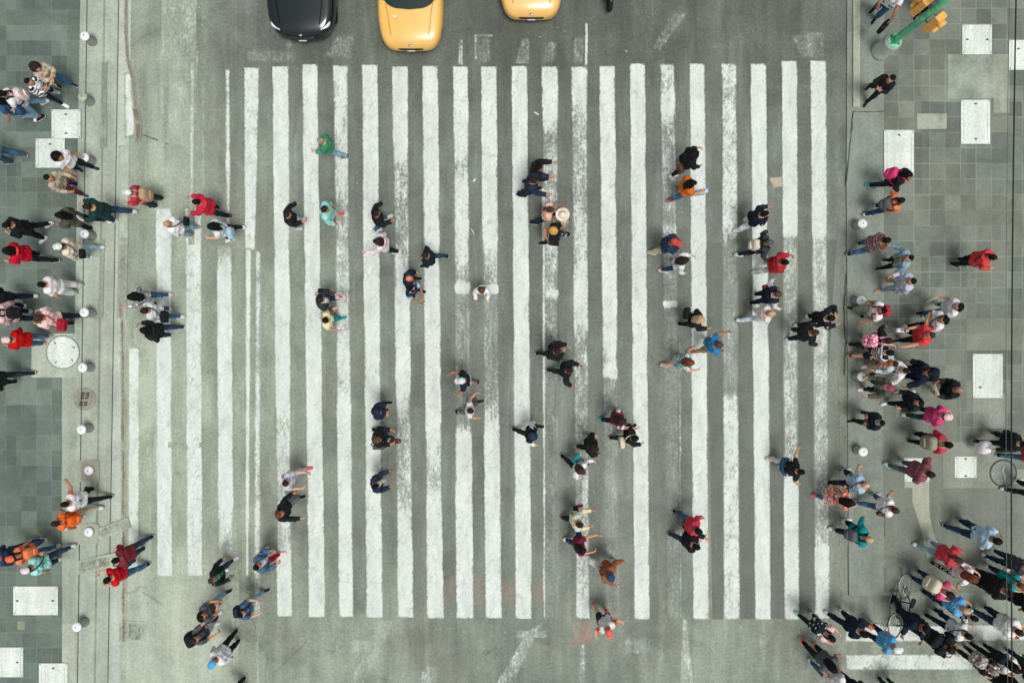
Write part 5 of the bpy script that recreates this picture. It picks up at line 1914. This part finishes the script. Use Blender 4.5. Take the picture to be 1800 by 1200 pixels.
 (1369,517,10,'vest+ls:dnavy/white','slim:dnavy','black','short:brown','1oo','person in navy vest with white sleeves holding a maroon bag',['shoulder:maroon:l|maroon bag behind the navy vest']),
 (1357,551,3,'open+long:white/peach','slim:lblue*floral','white','short:blond','3nc','person with blond hair in white blouse and floral trousers'),
 (1234,562,-5,'jacket:black','slim:black','black','long:blond','1ne','person with long blond hair in black jacket',['cross:black:lb+|black bag behind the long blond hair']),
 (1265,606,10,'tee:blue','short:khaki','white','short:brown','3fn','person in bright blue tee and khaki shorts with bare arms and legs'),
 (1215,637,-5,'tank:teal*floral','short:teal*floral','lpink','long:auburn','3oe','person in turquoise patterned outfit with bare legs'),
 (1462,559,12,'open+jacket:black/white','slim:black','white','short:hblack','2he','person in black jacket over white raising one arm at the right stripe end'),
 (1434,584,15,'jacket:black','slim:dnavy','lgrey','short:hbrown','1eo','person in black jacket reading a white sheet at the right stripe end',['paper:white:l|white sheet held by the person in black jacket']),
 (1229,934,-15,'jacket:red','slim:jean','black','short:hblack','-2ne','person in bright red jacket walking arm in arm with a black jacket'),
 (1225,961,-15,'jacket:black','slim:djean','djean','short:hblack','2ec','person in black jacket and jeans walking arm in arm with the bright red jacket'),
 (1409,829,0,'tee:black','slim:offw','white','short:hblack','-2wo','person in black tee with blue denim jacket tied round the waist',[],dict(apron='jean')),
 # ---- right pavement
 (1568,138,222,'jacket:black','slim:black','black','short:hblack','2pp','person in black walking alone by the kerb below the traffic light'),
 (1583,-16,235,'tee:white','long:jean','black','short:hblack','1Fe','person in white tee and jeans holding a black bag behind the signal post',['tote:black:l|black bag held beside the concrete signal base']),
 (1662,-22,230,'jacket:grey','long:dnavy','dnavy','short:hblack','1nn','person cut by the top edge in dark blue trousers next to the yellow signals'),
 (1598,307,-25,'jacket:black','slim:black','teal','long:hblack','2pn','person in black with hot pink backpack',['backpack:hotpink:|hot pink backpack on the person in black']),
 (1585,352,12,'tee:orange','long:djean','white','short:hblack','2on','person in orange tee with grey backpack beside a bollard',['backpack:dgrey:s|grey backpack on the orange tee'],dict(h=.86)),
 (1560,422,12,'jacket:brown*dstripe','slim:jean','black','short:hblack','2cc','person in brown knitted striped sweater and jeans by the kerb',[],dict(g=.016)),
 (1600,453,178,'open+jacket:ljean/tan*leopard','slim:black','black','short:hblack','1oo','person in pale denim jacket over leopard print top'),
 (1604,494,178,'open+jacket:lav/lgrey','slim:ljean','tan','short:hblack','2ne','person in grey lilac hoodie and pale jeans under the denim jacket'),
 (1746,452,-12,'jacket+hood:red','slim:black','black','bun:hblack','1ee','person in red hooded jacket walking alone on the right paving',['cross:white:rf|white bag in front of the red hooded jacket'],dict(h=.88)),
 (1552,545,180,'open+tee:white/white','wide:khaki','black','short:hblack','-2nn','person in white tee and khaki trousers with red straps by a bollard',['backpack:red2:|red backpack of the person in khaki trousers']),
 (1687,539,183,'tee:white','slim:jean','black','long:hblack','3fn','person in white tee and blue jeans holding a white paper to the side',['paper:white:r|white paper held out by the person in blue jeans']),
 (1661,562,183,'tee:white','slim:dnavy','lgrey','long:hblack','3ec','person in white tee and dark jeans next to the white paper',['cross:lgrey:l|small grey bag of the person in dark jeans']),
 (1637,589,178,'tee:red','slim:black','black','short:hbrown','1Fe','person in red tee and black trousers carrying a white bag',['tote:offw:r|white bag held forward by the red tee'],dict(g=.015)),
 (1563,599,2,'jacket:black','slim:black','black','short:dbrown','2on','person in black with red floral backpack',['backpack:pink*floral:b|round red floral backpack']),
 (1566,620,0,'tee:dnavy*stripe','short:dnavy','maroon','short:hblack','2en','person in navy striped tee with bare legs below the red floral backpack'),
 (1572,639,178,'open+jacket:lgrey/orange','slim:peach','lpink','short:dbrown','1ee','person in pale cardigan with orange scarf and peach trousers'),
 (1590,651,180,'open+jacket+hood:white/char*stripe','slim:ljean','black','short:hblack','1oe','person in white hoodie over striped top next to the orange scarf'),
 (1633,656,170,'puffer:dnavy','slim:black','black','short:hblack','1on','person in dark navy puffer jacket with a bulky dark backpack',['backpack:dnavy:b|bulky dark backpack on the navy puffer jacket']),
 (1687,685,175,'jacket:black','long:white','grey','bald:hgrey','-2ee','bald person in black jacket and white trousers holding a leaflet',['paper:cream:l|cream leaflet held by the bald person'],dict(skin='c',g=.015)),
 (1566,682,178,'open+jacket:olive/grey','slim:dnavy','lpink','cap:mauve/mauve','1ff','person in mauve cap and olive vest with bent bare arms'),
 (1617,708,185,'jacket:black','slim:dnavy','white','long:hblack','3en','person in black with white shoes in a wide stride',['cross:cream:r|cream bag on the black striding person']),
 (1549,743,180,'jacket+scarf:dnavy/sky','slim:black','black','short:hblack','2cc','person in dark blue jacket with light blue scarf by the kerb'),
 (1665,733,-8,'jacket:hotpink','slim:dkgreen','lpink','cap:lpink/hbrown','2en','person in hot pink jacket and pale pink cap',['paper:white:r|white leaflet carried by the hot pink jacket']),
 (1669,782,0,'jacket:red','slim:dnavy','black','short:hblack','1nn','person in red jacket with khaki backpack straps',['backpack:khaki:b|khaki backpack hanging low on the red jacket']),
 (1637,834,-18,'jacket:mauve','slim:dgrey','mint','short:dbrown','2on','person in dusty mauve shirt with mint shoes on the small cover',[],dict(g=.012)),
 (1523,853,0,'tee:lblue','slim:dnavy','lgrey','bald:hgrey','3on','bald person in pale blue tee with navy waist pack',['cross:navy:rb|navy pack on the back of the pale blue tee'],dict(skin='a',g=.015)),
 (1497,884,0,'dress:orange*floral','slim:jean','coral','long:hblack','2oe','person in orange patterned dress with black hair'),
 (1575,897,-8,'tee:white','slim:jean','lgrey','short:hbrown','3on','person in white loose shirt with thin bag strap below the small cover',['cross:brown:r|small brown bag on the loose white shirt']),
 (1529,948,-5,'jacket:teal','rolled:dnavy','offw','short:blond','2on','person in teal jacket with grey and red backpack',['backpack:dgrey:s|grey backpack on the teal jacket']),
 (1755,951,-18,'long:lblue','long:djean','black','short:hblack','2en','person in light blue shirt and blue jeans alone on the right paving',[],dict(h=1.04)),
 (1802,780,-8,'jacket:black','slim:black','brown','short:hblack','3nb','person in black at right edge dangling a white plastic bag',['sack:white:r|round white plastic bag with a small red mark']),
 (1845,806,0,'jacket:red2','slim:jean','black','short:hblack','2nn','person at right edge showing blue jeans, below the white plastic bag'),
 (1852,872,-5,'jacket:black','slim:black','palepink','short:hblack','2nn','person at right edge showing two dark shoes, above the light blue shirt'),
 # ---- crowd at lower right
 (1687,985,-22,'jacket:red','slim:ljean','white','tail:hbrown','2ee','person with brown ponytail in red jacket and pale jeans, lower right'),
 (1713,1019,-25,'tee:white*floral','slim:black*floral','black','long:auburn','1eo','person with auburn hair in white blouse and flowered trousers',['shoulder:lpink*floral:l+|white and pink bag beside the auburn hair']),
 (1672,1046,-35,'tee:pink','slim:djean','djean','short:dbrown','1ee','person in pinkish red tee with cream backpack, lower right',['backpack:cream:b|cream backpack on the pinkish red tee']),
 (1699,1074,-28,'tee:sky','slim:djean','black','short:blond','1ee','person with fair hair in sky blue tee next to the black crowd',[],dict(g=.012)),
 (1627,1107,265,'jacket:dnavy','slim:dnavy','black','short:hblack','2ff','person in dark navy jacket pushing the bicycle',[],dict()),
 (1463,1122,-35,'tee:lpink','slim:black','mint','short:hblack','2ee','person with black printed backpack and mint shoes at the lower right crosswalk',['backpack:black*print:b|black backpack with white print']),
 (1519,1115,-20,'open+jacket:dnavy/white','slim:dnavy','white','short:hblack','2en','person in navy jacket with white shoes beside the mint shoes',['tote:red:l|small red bag next to the navy jacket']),
 (1577,1142,-28,'tee:sky','slim:navy','white','cap:white/hgrey','2nn','person in white cap and sky blue shirt by the bicycle wheel'),
 (1466,1177,-48,'tee:dgrey','slim:black','coral','long:hblack','2oe','person with long black hair and coral shoes at the bottom'),
 (1482,1212,-45,'tee:white','slim:jean','white','short:hbrown','1nn','person in white shirt cut by the bottom edge under the long black hair'),
 (1518,1232,-60,'jacket:dnavy','slim:dnavy','white','short:hblack','1nn','person below the bottom edge showing a navy leg and white shoe'),
 (1610,1248,-55,'jacket:maroon','slim:dkgreen','black','short:hblack','1nn','person below the bottom edge with two dark green legs'),
 (1673,1143,-30,'jacket:black','slim:black','black','short:dbrown','2ee','person in black jacket in front of the two white shirts',['backpack:black:b|big round black backpack, lower right']),
 (1704,1118,-25,'tee:white','slim:djean','black','short:hblack','1ee','person in white shirt with black strap amid the crowd',['cross:black:r|black bag strapped over the white shirt amid the crowd']),
 (1714,1087,-20,'tee:black*floral','slim:black','black','short:hblack','1cc','person in black flowered top below the fair hair'),
 (1793,1112,-35,'tee:white','long:djean','black','short:dbrown','2ee','person in wide white tee and blue jeans at the right edge',['handbag:brown:r|brown bag held before the wide white tee'],dict(g=.03)),
 (1776,1043,-20,'jacket:black','wide:black','black','short:hblack','1en','person in large black jacket with a white hair flower',[],dict(g=.03)),
 (1797,1030,-18,'tee:teal','slim:djean','offw','short:auburn','2ee','person in turquoise tee at the right edge',['shoulder:palepink:l|pale bag at the side of the turquoise tee']),
 (1750,1182,-40,'tee:black','slim:black','brown','short:hgrey','2ee','person in black with camouflage pattern backpack at the bottom right',['backpack:camo*camo:b|grey camouflage pattern backpack at the bottom right']),
 (1787,1178,-38,'tee:white','slim:black','black','long:hblack','2ee','person in white tee with black backpack at the bottom right',['backpack:black:|black backpack on the white tee at the bottom right']),
 (1832,1190,-30,'jacket:dkgreen','slim:navy','dnavy','short:hblack','2nn','person beyond the right edge showing two navy legs'),
 (1795,1222,-40,'jacket:black','slim:black','black','short:hblack','1nn','person in black at the bottom right corner'),
 (1812,1002,-15,'tee:char','slim:djean','white','short:hblack','1Fe','person at right edge reaching out above the turquoise tee'),
 (1826,1068,-20,'tee:black','slim:black','white','short:hblack','1nn','person in black beyond the right edge above the wide white tee'),
]
for _i, _r in enumerate(PEOPLE):
    make_person(_i, _r)
